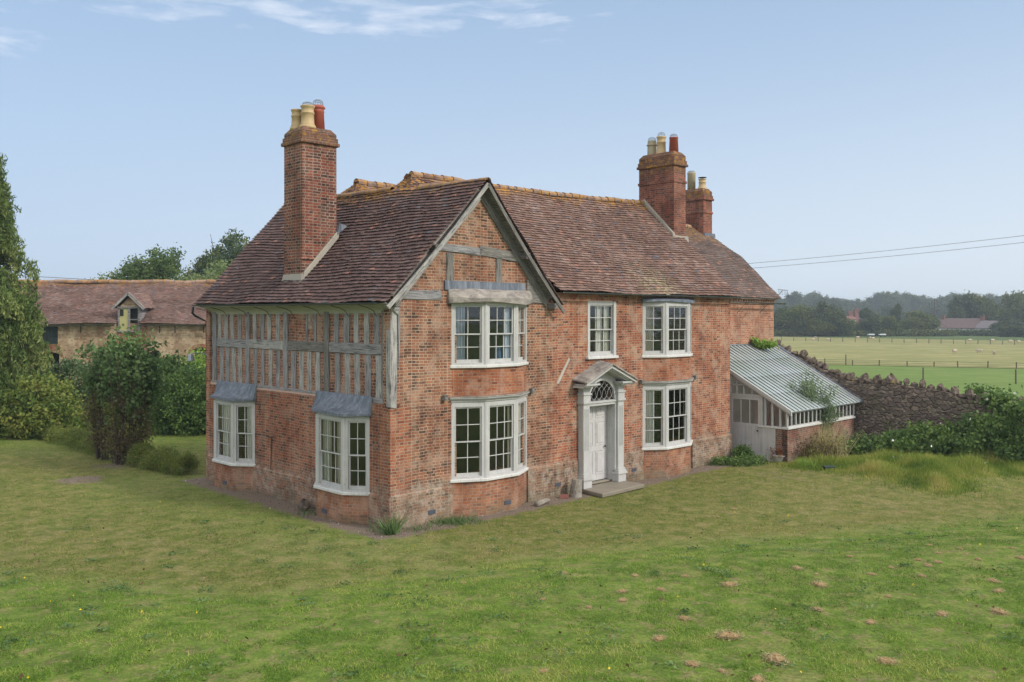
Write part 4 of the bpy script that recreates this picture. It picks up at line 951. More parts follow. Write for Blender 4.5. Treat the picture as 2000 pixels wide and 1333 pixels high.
hood('bay_hood', 'lead', P, f2, 5.93, 5.84, .08, .07, b, sagk=.01)
l1 = [(9.2, 0), (8.6, .42), (7.4, .42), (6.8, 0)]
b, P = bay('L', 0, l1, .84, 2.68, (2, 3, 2), [(-.1, .76)], [(1, 'curtain_cream', .25, .75, 0), (2, 'curtain_cream', .55, .95, 0)])
hood('bay_hood', 'lead', P, l1, 3.24, 2.80, .12, .06, b, n=15, sagk=.003, curl=-.20)
l2 = [(3.3, 0), (2.7, .42), (1.42, .42), (.87, 0)]
b, P = bay('L', 0, l2, .82, 2.70, (2, 3, 2), [(-.1, .74)], [(1, 'curtain_green', .05, .40, 0), (1, 'curtain_stripe', .6, .95, 0)])
hood('bay_hood', 'lead', P, l2, 3.26, 2.82, .12, .06, b, n=15, sagk=.003, curl=-.20)
# plain sash over the door
fr = MB(); gl = MB(); sash(fr, gl, (7.4, -.02, 0), (1, 0, 0), (0, -1, 0), 0, 1.33, 4.06, 5.76, 3, fw=.11)
fr.lbox((7.4, -.02, 0), (1, 0, 0), (0, -1, 0), 1.21, 1.33, 0, .03, 4.06, 5.76)
sw = fr.build('sash_window', 'white_paint', house); gl.build('glass', 'glass', sw)
m_ = MB(); m_.box(7.34, 8.80, -.10, .02, 3.98, 4.06); m_.build('window_sill', 'sill_paint', sw, bevel=.01)
curtain('curtain_cream', (7.4, 0, 0), (1, 0, 0), (0, -1, 0), .55, .85, 4.1, 5.7, -.2, sw); curtain('curtain_green', (7.4, 0, 0), (1, 0, 0), (0, -1, 0), .92, 1.2, 4.1, 5.7, -.22, sw)

# ---- doorway
ds = MB()
for x0, x1 in ((6.98, 7.26), (8.62, 8.90)):
    ds.box(x0, x1, -.22, .0, .55, 2.62)
    for off, za, zb in ((.05, .12, .36), (.085, .36, .42), (.06, .42, .48), (.035, .48, .55), (.02, 2.62, 2.66), (.05, 2.66, 2.72), (.02, 2.72, 2.92), (.05, 2.92, 2.97), (.0, 2.97, 3.12), (.04, 3.12, 3.17), (.09, 3.17, 3.22)):
        ds.box(x0-off, x1+off, -.22-off, -.001, za, zb)
    for k in range(4): ds.box(x0+.05+k*.052, x0+.07+k*.052, -.232, -.22, 1.25, 2.5); ds.box(x0-.010, x0, -.20+k*.045, -.18+k*.045, 1.25, 2.5)
sur = ds.build('door_surround', 'white_paint', house, bevel=.004)
m_ = MB(); m_.box(7.26, 7.32, -.12, .30, .18, 2.56); m_.box(8.56, 8.62, -.14, .30, .18, 2.56); m_.box(7.26, 8.62, -.16, .25, 2.56, 2.70); m_.box(7.24, 8.64, -.19, -.16, 2.64, 2.69)
for za, zb in ((.3, 1.0), (1.1, 1.8), (1.9, 2.45)): m_.box(8.548, 8.56, -.04, .16, za, zb)
m_.build('door_lining', 'white_paint', sur)
m_ = MB(); m_.box(7.32, 8.56, .19, .24, .19, 2.56)
for (xa, xb) in ((7.40, 7.88), (8.0, 8.48)):
    for (za, zb) in ((.38, 1.12), (1.28, 2.02), (2.14, 2.46)):
        m_.box(xa, xb, .178, .19, za, za+.02); m_.box(xa, xb, .178, .19, zb-.02, zb); m_.box(xa, xa+.02, .178, .19, za+.02, zb-.02); m_.box(xb-.02, xb, .178, .19, za+.02, zb-.02)
        m_.box(xa+.07, xb-.07, .172, .19, za+.07, zb-.07)
door = m_.build('door', 'door_paint', house, bevel=.004)
m_ = MB(); m_.lathe([(.0, 0), (.03, .005), (.03, .04), (.01, .05)], (8.42, .14, 1.2), 10); m_.build('door_knob', 'iron', door)
# fanlight
cx, cz, R_ = 7.94, 2.72, .60
m_ = MB(); N = 22
for k in range(N):
    a0 = math.pi*k/N; a1 = math.pi*(k+1)/N; pts = []
    def C(a, r): return (cx+math.cos(a)*r, -.1, cz+math.sin(a)*r)
    m_.prism([C(a0, R_), C(a1, R_), C(a1, R_+.07), C(a0, R_+.07)], (0, -.05, 0))
    # infill of wall face between arch and square surround
    def Q(a):
        x, z = math.cos(a), math.sin(a); s_ = min(.70/abs(x) if abs(x) > 1e-6 else 99, .80/abs(z) if abs(z) > 1e-6 else 99); return (cx+x*s_, -.1, cz+z*s_)
    m_.prism([C(a0, R_+.07), C(a1, R_+.07), Q(a1), Q(a0)], (0, .1, 0))
def arc(pts, r=.0065): m_.tube([(x, -.115, z) for x, z in pts], r, 4)
for i in range(1, 5):
    x = cx-R_+2*R_*i/5
    arc([(x, cz), (x, cz+.06)])
def inside(x, z): return (x-cx)**2+(z-cz)**2 < R_*R_*1.0
for s0 in range(-3, 6):
    for dr in (1, -1):
        pts = []
        for k in range(21):
            t = k/20; z = cz+t*.6; x = cx-R_+2*R_*(s0+.0)/5+dr*(t*.6*.80+.035*math.sin(t*2*math.pi/.66))
            if inside(x, z): pts.append((x, z))
            elif len(pts) > 1: arc(pts); pts = []
        if len(pts) > 1: arc(pts)
fan = m_.build('fanlight', 'white_paint', sur)
m_ = MB(); m_.poly([C(math.pi*k/N, R_) for k in range(N+1)][::1]); 
for k in range(len(m_.v)): m_.v[k] = (m_.v[k][0], -.085, m_.v[k][2])
m_.build('glass', 'glass', fan)
# pediment
m_ = MB(); APX = (7.92, 3.80)
for (xa, xb) in ((6.80, 7.42), (8.50, 9.08)): m_.box(xa, xb, -.50, 0, 3.22, 3.27); m_.box(xa+.05, xb-.05, -.44, 0, 3.17, 3.22)
for sx, ex in ((6.74, 7.92), (9.12, 7.92)):
    for (d0, d1, th0, th1) in ((-.55, -.50, .0, .08), (-.50, -.42, .05, .11), (-.42, -.0, .10, .15)):
        za = 3.30; zb = APX[1]; m_.prism([(sx, d0, za-th0), (ex, d0, zb-th0), (ex, d0, zb-th1), (sx, d0, za-th1)], (0, d1-d0-.001, 0))
m_.build('pediment', 'white_paint', sur)
m_ = MB()
m_.hexa([(6.70, -.60, 3.28), (7.92, -.60, 3.80), (7.92, 0, 3.88), (6.70, 0, 3.36), (6.70, -.60, 3.34), (7.92, -.60, 3.86), (7.92, 0, 3.94), (6.70, 0, 3.42)])
m_.hexa([(7.92, -.60, 3.80), (9.15, -.60, 3.28), (9.15, 0, 3.36), (7.92, 0, 3.88), (7.92, -.60, 3.86), (9.15, -.60, 3.34), (9.15, 0, 3.42), (7.92, 0, 3.94)])
m_.build('pediment_roof', 'lead_old', sur, bevel=.015)
m_ = MB(); m_.prism([(6.78, -1.12, 0), (8.92, -1.02, 0), (8.95, .0, 0), (6.95, .0, 0)], (0, 0, .12)); m_.box(7.26, 8.62, -.0, .18, .12, .18)
m_.build('doorstep', 'stone_grey', house, bevel=.02)
# air bricks, iron ties, scar of old lean-to
for (u, z) in ((1.15, .22), (3.5, .18), (9.5, .30), (5.9, .30)):
    m_ = MB(); d = -.06 if u != 3.5 else -.425; m_.box(u, u+.24, d-.006, d+.01, z, z+.11)
    for k in range(5): m_.box(u+.02+k*.045, u+.045+k*.045, d-.012, d-.006, z+.015, z+.095)
    m_.build('air_brick', 'vent', house)
for v in (7.9, 2.3):
    m_ = MB(); m_.box(-.431, -.41, v-.12, v+.12, .14, .25); m_.build('air_brick', 'vent', house)
m_ = MB(); m_.tube([(-.03, 5.75, 1.75), (-.03, 5.8, .75)], .012, 5); m_.tube([(-.03, 5.55, 1.78), (-.03, 5.95, 1.74)], .012, 5); m_.build('iron_rod', 'iron', house)
m_ = MB(); m_.prism([(6.02, -.006, 3.33), (6.12, -.006, 3.30), (6.62, -.006, 4.02), (6.55, -.006, 4.06)], (0, .01, 0)); m_.build('mortar_scar', 'plaster_old', house)
for u in (1.7, 4.93, 10.0, 13.05):
    m_ = MB(); m_.box(u-.06, u+.06, -.14, -.0, 3.1, 3.24); m_.build('corbel_stub', 'oak_dark', house, bevel=.01)
m_ = MB(); m_.tube([(.0, 9.9, 4.0), (-.12, 10.0, 4.1), (-.45, 10.1, 4.1)], .015, 6); m_.lathe([(.06, 0), (.09, -.05), (.12, -.22), (.04, -.24)], (-.5, 10.1, 4.08), 10); m_.build('yard_lamp', 'tin', house)
# ------------------------------------------------------------------ lean-to conservatory (house frame)
con = thing('conservatory', 'white lean-to glasshouse with sloping glass roof, plank door and low brick base beside stone wall', 'glasshouse', (P0.x, P0.y, 0), HROT)
U0, U1, V0, V1 = 16.25, 21.6, -1.84, 2.08; ZC = 1.90; KC = (4.10-1.88)/(V1+1.95)
def zr(v): return 1.88+KC*(v+1.95)
# brick base
m_ = MB(); m_.box(U0, U1, V0, V0+.22, -.1, 1.22); m_.box(U0, U0+.22, V0+.001, -1.36, -.1, 1.22); m_.build('brick_base', 'brick_low', con, bevel=.01)
m_ = MB(); m_.box(U0+.3, U1, 1.9, 2.08, -.1, 4.0); m_.box(U1-.05, U1+.1, V0+.22, 1.9, -.1, 1.5); m_.box(U0+.2, U1, V0+.2, 1.9, -.1, .02); m_.build('back_wall', 'cream', con)
m_ = MB(); m_.box(U0-.05, U1+.02, V0-.06, V0+.24, 1.22, 1.30); m_.box(U0-.05, U0+.24, V0+.24, -.66, 1.22, 1.28); m_.build('window_sill', 'sill_paint', con, bevel=.01)
# front lights
m_ = MB(); gl = MB(); n = 17; wdt = (U1-U0)/n
for k in range(n+1): m_.box(U0+k*wdt-.025, U0+k*wdt+.025, V0, V0+.06, 1.30, 1.84)
for k in range(n): m_.box(U0+k*wdt+.025, U0+(k+1)*wdt-.025, V0, V0+.06, 1.30, 1.34); m_.box(U0+k*wdt+.025, U0+(k+1)*wdt-.025, V0, V0+.06, 1.78, 1.84); gl.poly([(U0+k*wdt+.02, V0+.03, 1.33), (U0+(k+1)*wdt-.02, V0+.03, 1.33), (U0+(k+1)*wdt-.02, V0+.03, 1.8), (U0+k*wdt+.02, V0+.03, 1.8)])
fw = m_.build('front_window', 'white_paint', con); gl.build('glass', 'glass', fw)
# end wall: frames above the door and beside it
m_ = MB(); gl = MB()
for v in (V0+.03, -1.53, -1.22, -.94): m_.box(U0, U0+.06, v-.03, v+.03, 1.28, zr(v)-.05)
for va, vb in ((V0+.06, -1.56), (-1.5, -1.25), (-1.19, -.97)): gl.poly([(U0+.03, va, 1.3), (U0+.03, vb, 1.3), (U0+.03, vb, zr(vb)-.08), (U0+.03, va, zr(va)-.08)])
m_.box(U0-.01, U0+.07, -.84, -.74, 0, zr(-.8)-.04); m_.box(U0-.005, U0+.065, -.74, 1.9, 2.30, 2.40); m_.box(U0-.01, U0+.07, .50, .60, 0, zr(.5)-.04)
for v in (-.40, -.05, .25, .9, 1.3): m_.box(U0, U0+.06, v-.02, v+.02, 2.40, zr(v)-.05)
m_.box(U0, U0+.06, -.2, .5, 2.72, 2.75)
gl.poly([(U0+.03, -.74, 2.4), (U0+.03, .5, 2.4), (U0+.03, .5, zr(.5)-.05), (U0+.03, -.74, zr(-.74)-.05)]); gl.poly([(U0+.03, .6, 1.3), (U0+.03, 1.9, 1.3), (U0+.03, 1.9, zr(1.9)-.05), (U0+.03, .6, zr(.6)-.05)])
m_.prism([(U0-.02, -1.98, zr(-1.98)-.14), (U0-.02, 2.05, zr(2.05)-.14), (U0-.02, 2.05, zr(2.05)+.01), (U0-.02, -1.98, zr(-1.98)+.01)], (.08, 0, 0))
ew = m_.build('end_frame', 'white_paint', con); gl.build('glass', 'glass', ew)
m_ = MB()
for k in range(5): m_.box(U0-.02, U0+.01, -1.36+k*.105, -1.26+k*.105, 0, 1.22)
m_.box(U0+.01, U0+.03, -1.36, -.84, 0, 1.22); m_.box(U0, U0+.03, .6, 1.9, 0, 1.3)
m_.build('side_boarding', 'door_paint', con)
m_ = MB(); D0_, D1_ = -.735, .495
m_.box(U0+.015, U0+.04, D0_, D1_, .0, 1.30); 
for k in range(8): a = D0_+.08+k*(D1_-D0_-.16)/8; m_.box(U0+.003, U0+.015, a+.011, a+(D1_-D0_-.16)/8-.011, .12, 1.22)
m_.box(U0, U0+.04, D0_, D0_+.08, .0, 2.29); m_.box(U0, U0+.04, D1_-.08, D1_, 0, 2.29); m_.box(U0, U0+.04, D0_+.08, D1_-.08, 1.22, 1.32); m_.box(U0, U0+.04, D0_+.08, D1_-.08, 2.20, 2.29); m_.box(U0-.002, U0+.04, D0_+.08, D1_-.08, .0, .12)
for v in (-.3, .07): m_.box(U0+.005, U0+.035, v-.015, v+.015, 1.32, 2.20)
dr = m_.build('door', 'door_paint', con); g_ = MB().poly([(U0+.02, D0_+.08, 1.32), (U0+.02, D1_-.08, 1.32), (U0+.02, D1_-.08, 2.2), (U0+.02, D0_+.08, 2.2)]); g_.build('glass', 'glass', dr)
m_ = MB(); m_.lathe([(0, 0), (.035, .01), (.035, .05), (0, .06)], (U0-.05, -.66, 1.05), 8); m_.build('door_knob', 'iron', dr)
# glass roof with bars
UA, UB = U0-.06, 21.88; nb = 19; sp = (UB-UA)/nb
m_ = MB(); rs = random.Random(4)
for k in range(nb):
    for j in range(4):
        va = -2.0+j*(V1+2.0)/4; vb = -2.0+(j+1)*(V1+2.0)/4+.03; o_ = rs.uniform(0, .004)
        m_.poly([(UA+k*sp+.012, va, zr(va)+.012+o_), (UA+(k+1)*sp-.012, va, zr(va)+.012+rs.uniform(0, .004)), (UA+(k+1)*sp-.012, vb, zr(vb)-.004), (UA+k*sp+.012, vb, zr(vb)-.004)])
rf = m_.build('glass_roof', 'roof_glass', con)
for k in range(nb+1):
    m_ = MB(); u = UA+k*sp; m_.beam((u, -1.97, zr(-1.97)+.005), (u, V1, zr(V1)+.005), .034 if 0 < k < nb else .07, .06 if 0 < k < nb else .13); m_.build('glazing_bar', 'oak_dark' if 0 < k < nb else 'white_paint', rf)
m_ = MB(); m_.box(UA, UB, V1-.02, V1+.02, zr(V1)-.05, zr(V1)+.05); m_.build('top_flashing', 'tin', rf)
m_ = MB(); m_.beam((UB+.06, -2.05, zr(-2.05)+.05), (UB+.06, V1, zr(V1)+.05), .03, .12); m_.beam((UB+.17, -2.05, zr(-2.05)+.10), (UB+.17, V1, zr(V1)+.12), .18, .02); m_.build('lead_flashing', 'lead', rf)
m_ = MB(); m_.box(UA, UB, -1.93, -1.85, 1.82, 1.87); m_.build('eaves_plate', 'white_paint', rf)

# ------------------------------------------------------------------ rubble wall with cock-and-hen coping
sw_ = thing('stone_wall', 'dark rubble stone wall with upright coping stones running from the glasshouse', 'wall', (P0.x, P0.y, 0), HROT)
WP = [(2.1, 4.05), (1.2, 3.72), (.36, 3.36), (-.5, 2.98), (-1.4, 2.66), (-1.9, 2.58), (-3, 2.62), (-4.1, 2.56), (-5.3, 2.42), (-5.7, 2.2), (-7.6, 2.08), (-11, 1.95), (-16, 1.9)]
m_ = MB(); ua, ub = 22.05, 22.55
for (v0, z0), (v1, z1) in zip(WP[:-1], WP[1:]):
    ns = max(1, int(abs(v1-v0)/.35))
    for i in range(ns):
        a, b_ = i/ns, (i+1)/ns; va = v0+(v1-v0)*a; vb = v0+(v1-v0)*b_; za = z0+(z1-z0)*a; zb = z0+(z1-z0)*b_
        for j in range(6):
            f0, f1_ = j/6, (j+1)/6
            def Wp(v, z, side):
                o_ = .06*pnoise(Vector((v*1.6, z*2.2, side))); return (ua-.10*(1-z/3)+o_ if side == 0 else ub+o_, v, z)
            m_.poly([Wp(va, za*f0-.1*(j == 0), 0), Wp(va, za*f1_, 0), Wp(vb, zb*f1_, 0), Wp(vb, zb*f0-.1*(j == 0), 0)])
            m_.poly([Wp(va, za*f0-.1*(j == 0), 1), Wp(vb, zb*f0-.1*(j == 0), 1), Wp(vb, zb*f1_, 1), Wp(va, za*f1_, 1)])
        m_.poly([Wp(va, za, 0), Wp(va, za, 1), Wp(vb, zb, 1), Wp(vb, zb, 0)])
m_.build('rubble_masonry', 'rubble', sw_)
def rock(c, sx, sy, sz, mat, par, name, seed, rz=0., tilt=0.):
    bpy_me = MB(); rs = random.Random(seed); n1, n2 = 7, 5; R = Matrix.Rotation(rz, 3, 'Z') @ Matrix.Rotation(tilt, 3, 'X')
    ring = []
    for i in range(n2+1):
        th = math.pi*i/n2; row = []
        for j in range(n1):
            ph = 2*math.pi*j/n1; k = 1+.45*pnoise(Vector((math.cos(ph)*1.7+seed, math.sin(ph)*1.7, math.cos(th)*1.7)))
            p = Vector((math.sin(th)*math.cos(ph)*sx*k, math.sin(th)*math.sin(ph)*sy*k, math.cos(th)*sz*k)); row.append(Vector(c)+R @ p)
        ring.append(row)
    for r_ in ring: bpy_me.v += [tuple(p) for p in r_]
    for i in range(n2):
        for j in range(n1): a = i*n1+j; b_ = i*n1+(j+1) % n1; bpy_me.f.append((a, a+n1, b_+n1, b_))
    return bpy_me.build(name, mat, par)
v = 1.9; k = 0; rs = random.Random(9)
while v > -15:
    for (v0, z0), (v1, z1) in zip(WP[:-1], WP[1:]):
        if v1 <= v <= v0: z = z0+(z1-z0)*(v-v0)/(v1-v0)
    big = (k % 2 == 0); s_ = rs.uniform(.8, 1.2)
    rock((22.28+rs.uniform(-.05, .05), v, z+(.12 if big else .05)*s_), .22*s_, (.15 if big else .17)*s_, (.22 if big else .14)*s_, 'coping', sw_, 'coping_stone', k*7+1, rs.uniform(-.3, .3), rs.uniform(-.2, .5))
    v -= rs.uniform(.24, .33); k += 1

# ------------------------------------------------------------------ barn behind the left garden
barn = thing('barn', 'long pale brick barn with sagging tiled roof and one gabled dormer behind the hedge', 'barn', (0, 50, 0))
bx = lambda px: (px-1000)/F*50.
B0, B1 = bx(-60), bx(470)
m_ = MB(); wall_panel(m_, (0, 0, 0), (1, 0, 0), (0, -1, 0), B0, B1, -.1, 4.92, [(bx(82), bx(113), 3.75, 4.75), (bx(86), bx(116), 1.2, 3.45), (bx(378), bx(409), .8, 3.7), (bx(296), bx(311), 2.2, 3.4)], .35)
m_.box(B0, B0+.3, 0, 7.0, -.1, 4.9); m_.box(B1-.3, B1, .36, 7., -.1, 4.9); m_.box(B0, B1, 6.7, 7.02, -.1, 4.9)
m_.build('brick_wall', 'brick_yellow', barn)
for q_ in ((bx(229), bx(287), -.02, .0, 3.3, 4.9), (bx(78), bx(116), -.018, .0, 3.50, 3.74)): MB().box(*q_).build('red_brick_patch', 'brick_red', barn)
pass
m_ = MB(); m_.box(B0+.4, B1-.4, 2.5, 2.6, 0, 4.8); m_.build('inner_wall', 'slate', barn)
m_ = MB()
for k in range(4): m_.box(bx(82)+k*.225, bx(82)+k*.225+.215, .05, .08, 3.76, 4.75)
m_.box(bx(82), bx(113), .03, .05, 3.9, 3.96); m_.box(bx(82), bx(113), .03, .05, 4.5, 4.56); m_.build('shutter', 'shutter', barn)
for (xa, xb, zs) in ((82, 120, 3.05), (374, 413, 3.3)):
    m_ = MB(); cxa = (bx(xa)+bx(xb))/2; r_ = (bx(xb)-bx(xa))/2
    for k in range(12):
        a0, a1 = math.pi*k/12, math.pi*(k+1)/12
        m_.prism([(cxa+math.cos(a0)*r_, -.03, zs+math.sin(a0)*r_*.45), (cxa+math.cos(a1)*r_, -.03, zs+math.sin(a1)*r_*.45), (cxa+math.cos(a1)*(r_+.12), -.03, zs+math.sin(a1)*(r_*.45+.22)), (cxa+math.cos(a0)*(r_+.12), -.03, zs+math.sin(a0)*(r_*.45+.22))], (0, .03, 0))
    m_.build('brick_arch', 'brick_red', barn)
ZB = 4.93; ZRG = 7.42
tiles('roof', (B0-.2, -.3, ZB-.05), (B1+.2, -.3, ZB-.0), (B0-.2, 3.5, ZRG), (B1+.2, 3.5, ZRG-.06), 'tile_barn', gauge=.115, width=.19, seed=21, sag=.16, par=barn, lift=.03, skip=lambda u, v, z: (u > bx(231)) & (u < bx(275)) & (z < 5.85))
tiles('roof', (B1+.2, 7.3, ZB), (B0-.2, 7.3, ZB), (B1+.2, 3.5, ZRG-.06), (B0-.2, 3.5, ZRG), 'tile_barn', gauge=.3, width=.4, seed=22, sag=.1, par=barn)
ridge([(B0-.2+(B1-B0+.4)*i/24, 3.5, ZRG+.03*math.sin(i*1.4)-.06*i/24) for i in range(25)], .14, par=barn, seed=31)
gutter([(B0, -.36, ZB-.1), (bx(229), -.36, ZB-.1)], .06, 'gutter', barn); gutter([(bx(276), -.36, ZB-.1), (B1, -.36, ZB-.1)], .06, 'gutter', barn)
for px in (158, 312, 342, 398):
    m_ = MB(); m_.box(bx(px)-.02, bx(px)+.02, -.04, 0, 4.4, 4.8); m_.build('iron_tie', 'iron', barn)
# dormer
dx0, dx1 = bx(231), bx(275); dz0, dz1 = 4.50, 5.80
m_ = MB(); m_.box(dx0, dx0+.10, -.06, 1.8, dz0, dz1); m_.box(dx1-.10, dx1, -.06, 1.8, dz0, dz1); m_.box(dx0, dx1, -.10, -.02, dz1-.02, dz1+.08); m_.box(dx0, dx1, -.10, -.02, dz0-.06, dz0+.02)
m_.box((dx0+dx1)/2-.05, (dx0+dx1)/2+.05, -.08, -.02, dz0+.02, dz1-.02)
dm = m_.build('dormer', 'oak', barn)
m_ = MB(); m_.prism([(dx0+.1, -.02, dz1+.08), (dx1-.1, -.02, dz1+.08), ((dx0+dx1)/2, -.02, dz1+.62)], (0, 1.6, 0)); m_.build('dormer_gable', 'brick_yellow', dm)
for sg, e in ((-1, dx0), (1, dx1)):
    m_ = MB(); m_.beam((e+sg*.28, -.22, dz1-.06), ((dx0+dx1)/2, -.22, dz1+.82), .10, .14); m_.build('barge_board', 'oak_pale', dm)
    a_, b_ = (e+sg*.30, -.28, dz1-.02), ((dx0+dx1)/2, -.28, dz1+.88); a2, b2 = (e+sg*.30, 2.0, dz1-.02), ((dx0+dx1)/2, 2.4, dz1+.88)
    if sg < 0: tiles('dormer_roof', a2, a_, b2, b_, 'tile_barn', gauge=.13, seed=41, sag=.01, par=dm)
    else: tiles('dormer_roof', a_, a2, b_, b2, 'tile_barn', gauge=.13, seed=42, sag=.01, par=dm)
m_ = MB(); xm = (dx0+dx1)/2
m_.box(dx0+.10, xm-.05, -.045, -.02, dz0+.02, dz1-.02); 
for k in range(1, 5): m_.box(dx0+.10, xm-.05, -.052, -.045, dz0+.02+k*.26, dz0+.04+k*.26)
m_.build('boarded_light', 'blind', dm)
m_ = MB(); m_.box(dx0+.12, dx0+.32, -.06, -.052, dz1-.45, dz1-.08); m_.box(xm+.05, dx1-.1, .2, .22, dz0, dz1); m_.build('shade_panel', 'iron', dm)  # solid dark panels stand in for the shade inside the dormer openings
m_ = MB(); m_.box(xm+.05, dx1-.1, -.05, -.03, (dz0+dz1)/2-.03, (dz0+dz1)/2+.03); m_.box(dx1-.15, dx1-.1, -.05, -.03, dz0, dz1); m_.build('window_frame', 'oak', dm)

# ------------------------------------------------------------------ weeping conifer on the left edge
def conifer():
    t = thing('weeping_conifer', 'tall weeping conifer with drooping yellow green sprays at the left edge', 'tree', (-24.6, 40, 0))
    rs = np.random.RandomState(5); m_ = MB(); m_.tube([(0, 0, -.2), (.1, 0, 5), (0, .1, 10), (0, 0, 15.6)], [.42, .3, .18, .03], 10)
    PP = []; TT = []; LL = []
    H = 16.2
    for i in range(430):
        f = rs.rand()**.8; z0 = H*(.985-.94*f); R = .35+.262*(H-z0)*(1 if z0 > 5 else 1.0-.03*(5-z0)); R = min(R, 4.0)*(1-.07*max(0, 6.-z0))*(.80+.30*rs.rand()); a = rs.rand()*6.283
        droop = .25+.25*rs.rand(); d = np.array([math.cos(a), math.sin(a)])
        if i % 3 == 0: m_.tube([(0, 0, z0-.2), (d[0]*R*.5, d[1]*R*.5, z0+.1), (d[0]*R*.95, d[1]*R*.95, z0-R*droop)], [.05, .03, .01], 4)
        ns = int(7+R*6); br = rs.normal()*.16
        for k in range(ns):
            s_ = .25+.78*(k+rs.rand())/ns; base = np.array([d[0]*R*s_, d[1]*R*s_, z0+.25*math.sin(s_*2.2)-R*droop*s_*s_])+rs.normal(size=3)*[.12, .12, .06]
            ln = (.35+.65*rs.rand())*(.6+.5*s_); q = int(24*ln/.55)
            tt = rs.rand(q); p = base+np.stack([rs.normal(size=q)*.07, rs.normal(size=q)*.07, -ln*tt], 1); p[:, :2] += d*.12*tt[:, None]
            PP.append(p); TT.append(np.clip(.36+br+.30*tt+.13*rs.normal(size=q)+.12*rs.normal(), 0, 1))
    P = np.concatenate(PP); T = np.concatenate(TT); P[:, 2] = np.maximum(P[:, 2], .1)
    m_.build('trunk', 'bark', t, smooth=True)
    leaves(P, .24, .06, T, 'crown', 'f_cypress', t, rs, down=.9)
conifer()

# ------------------------------------------------------------------ hedges and shrubs on the left
def shrub(name, label, cat, loc, blobs, K, per, sig, leaf, mat, seed, group=None, stems=0, sh=1.5, shell=.8, tvar=.2, asp=.65, **kw):
    t = thing(name, label, cat, loc, 0, group); rs = np.random.RandomState(seed); C = blob_clusters(blobs, K, rs, shell, .08)
    bush(C, per, sig, leaf, leaf*asp, 'foliage', mat, t, seed+1, tvar, **kw)
    if stems:
        m_ = MB(); r_ = random.Random(seed); B = np.array(blobs)
        for i in range(stems):
            b_ = blobs[r_.randrange(len(blobs))]; x0 = b_[0]*.5+r_.uniform(-.3, .3)*b_[3]; y0 = b_[1]*.5+r_.uniform(-.3, .3)*b_[4]
            e = (b_[0]+r_.uniform(-.8, .8)*b_[3], b_[1]+r_.uniform(-.8, .8)*b_[4], b_[2]+r_.uniform(-.2, .8)*b_[5])
            m_.tube([(x0, y0, -.05), ((x0+e[0])/2+r_.uniform(-.1, .1), (y0+e[1])/2+r_.uniform(-.1, .1), e[2]*.55), e], [.035, .022, .006], 5)
        m_.build('stem', 'bark', t)
    return t
G = GR
shrub('laurel_bush', 'broad dark green bush below the conifer, left of the hazel', 'bush', (-21.6, 43, 0), [(-1.6, 0, 1.4, 2.3, 1.6, 1.7), (.6, .2, 1.5, 2.0, 1.6, 1.7), (2.4, -.2, 1.3, 1.7, 1.5, 1.6), (-.3, -.8, .9, 2.6, 1.2, 1.1)], 620, 46, .16, .13, 'f_hedge_grey', 61, stems=12)
shrub('laurel_bush', 'tall dark leafy bush behind the hazel clump', 'bush', (-17.6, 43, 0), [(-.8, 0, 1.7, 1.8, 1.5, 1.8), (.9, .2, 1.6, 1.8, 1.5, 1.8), (0, -.7, 1.0, 2.3, 1.1, 1.2)], 520, 46, .17, .14, 'f_hedge', 62, stems=12)
shrub('laurel_bush', 'rounded green bush between the hazel clump and the house corner', 'bush', (-14.7, 40.6, 0), [(-.6, 0, 1.4, 1.6, 1.4, 1.55), (.9, .1, 1.5, 1.5, 1.4, 1.5), (.2, -.5, .8, 1.9, 1.1, 1.0)], 480, 46, .15, .12, 'f_hedge', 63, stems=10)
shrub('climbing_rose', 'pale green climber rising against the barn near the house corner', 'climber', (-16.2, 46.2, 0), [(0, 0, 1.8, 1.3, .9, 1.7), (1.2, 0, 2.3, 1.0, .8, 1.4)], 240, 40, .16, .12, 'f_vine', 64, stems=6)
shrub('yellow_bush', 'yellow green leafy bush at the left edge of the lawn', 'bush', (-20.6, 38.8, 0), [(0, 0, 1.3, 1.5, 1.2, 1.35), (-1.6, .2, .9, 1.3, 1.1, 1.1), (.9, -.2, .7, 1.1, 1.0, .8)], 420, 40, .15, .15, 'f_yellow', 65, stems=8)
shrub('bramble_mound', 'low grey green mound under the conifer at the far left', 'bush', (-23.6, 39.6, 0), [(0, 0, .8, 1.6, 1.2, .9), (-1.5, .5, .9, 1.5, 1.2, 1.1)], 220, 40, .15, .14, 'f_hedge_grey', 66)
# hazel: many upright stems, bushy top
hz_ = thing('hazel_clump', 'tall upright hazel clump with bare brown stems below and leafy top on the lawn', 'shrub', (-14.35, 32.5, 0))
rs = np.random.RandomState(8); m_ = MB()
for cxx, cyy in ((-.75, .7), (.45, -.45)):
    for i in range(58):
        a = rs.rand()*6.28; r0 = .12+.38*rs.rand(); r1 = r0*1.55+.15*rs.rand(); h = 3.1+1.3*rs.rand()
        m_.tube([(cxx+math.cos(a)*r0, cyy+math.sin(a)*r0, -.05), (cxx+math.cos(a)*(r0+r1)/2+rs.normal()*.05, cyy+math.sin(a)*(r0+r1)/2+rs.normal()*.05, h*.5), (cxx+math.cos(a)*r1+rs.normal()*.1, cyy+math.sin(a)*r1, h)], [.022, .016, .005], 5)
m_.build('stem', 'bark', hz_)
C = blob_clusters([(-.75, .7, 1.6, .72, .70, 1.6), (.45, -.45, 1.6, .80, .78, 1.6)], 420, rs, .7, .15); bush(C, 46, .12, .085, .05, 'twiggy_foliage', 'f_twig', hz_, 71, .25)
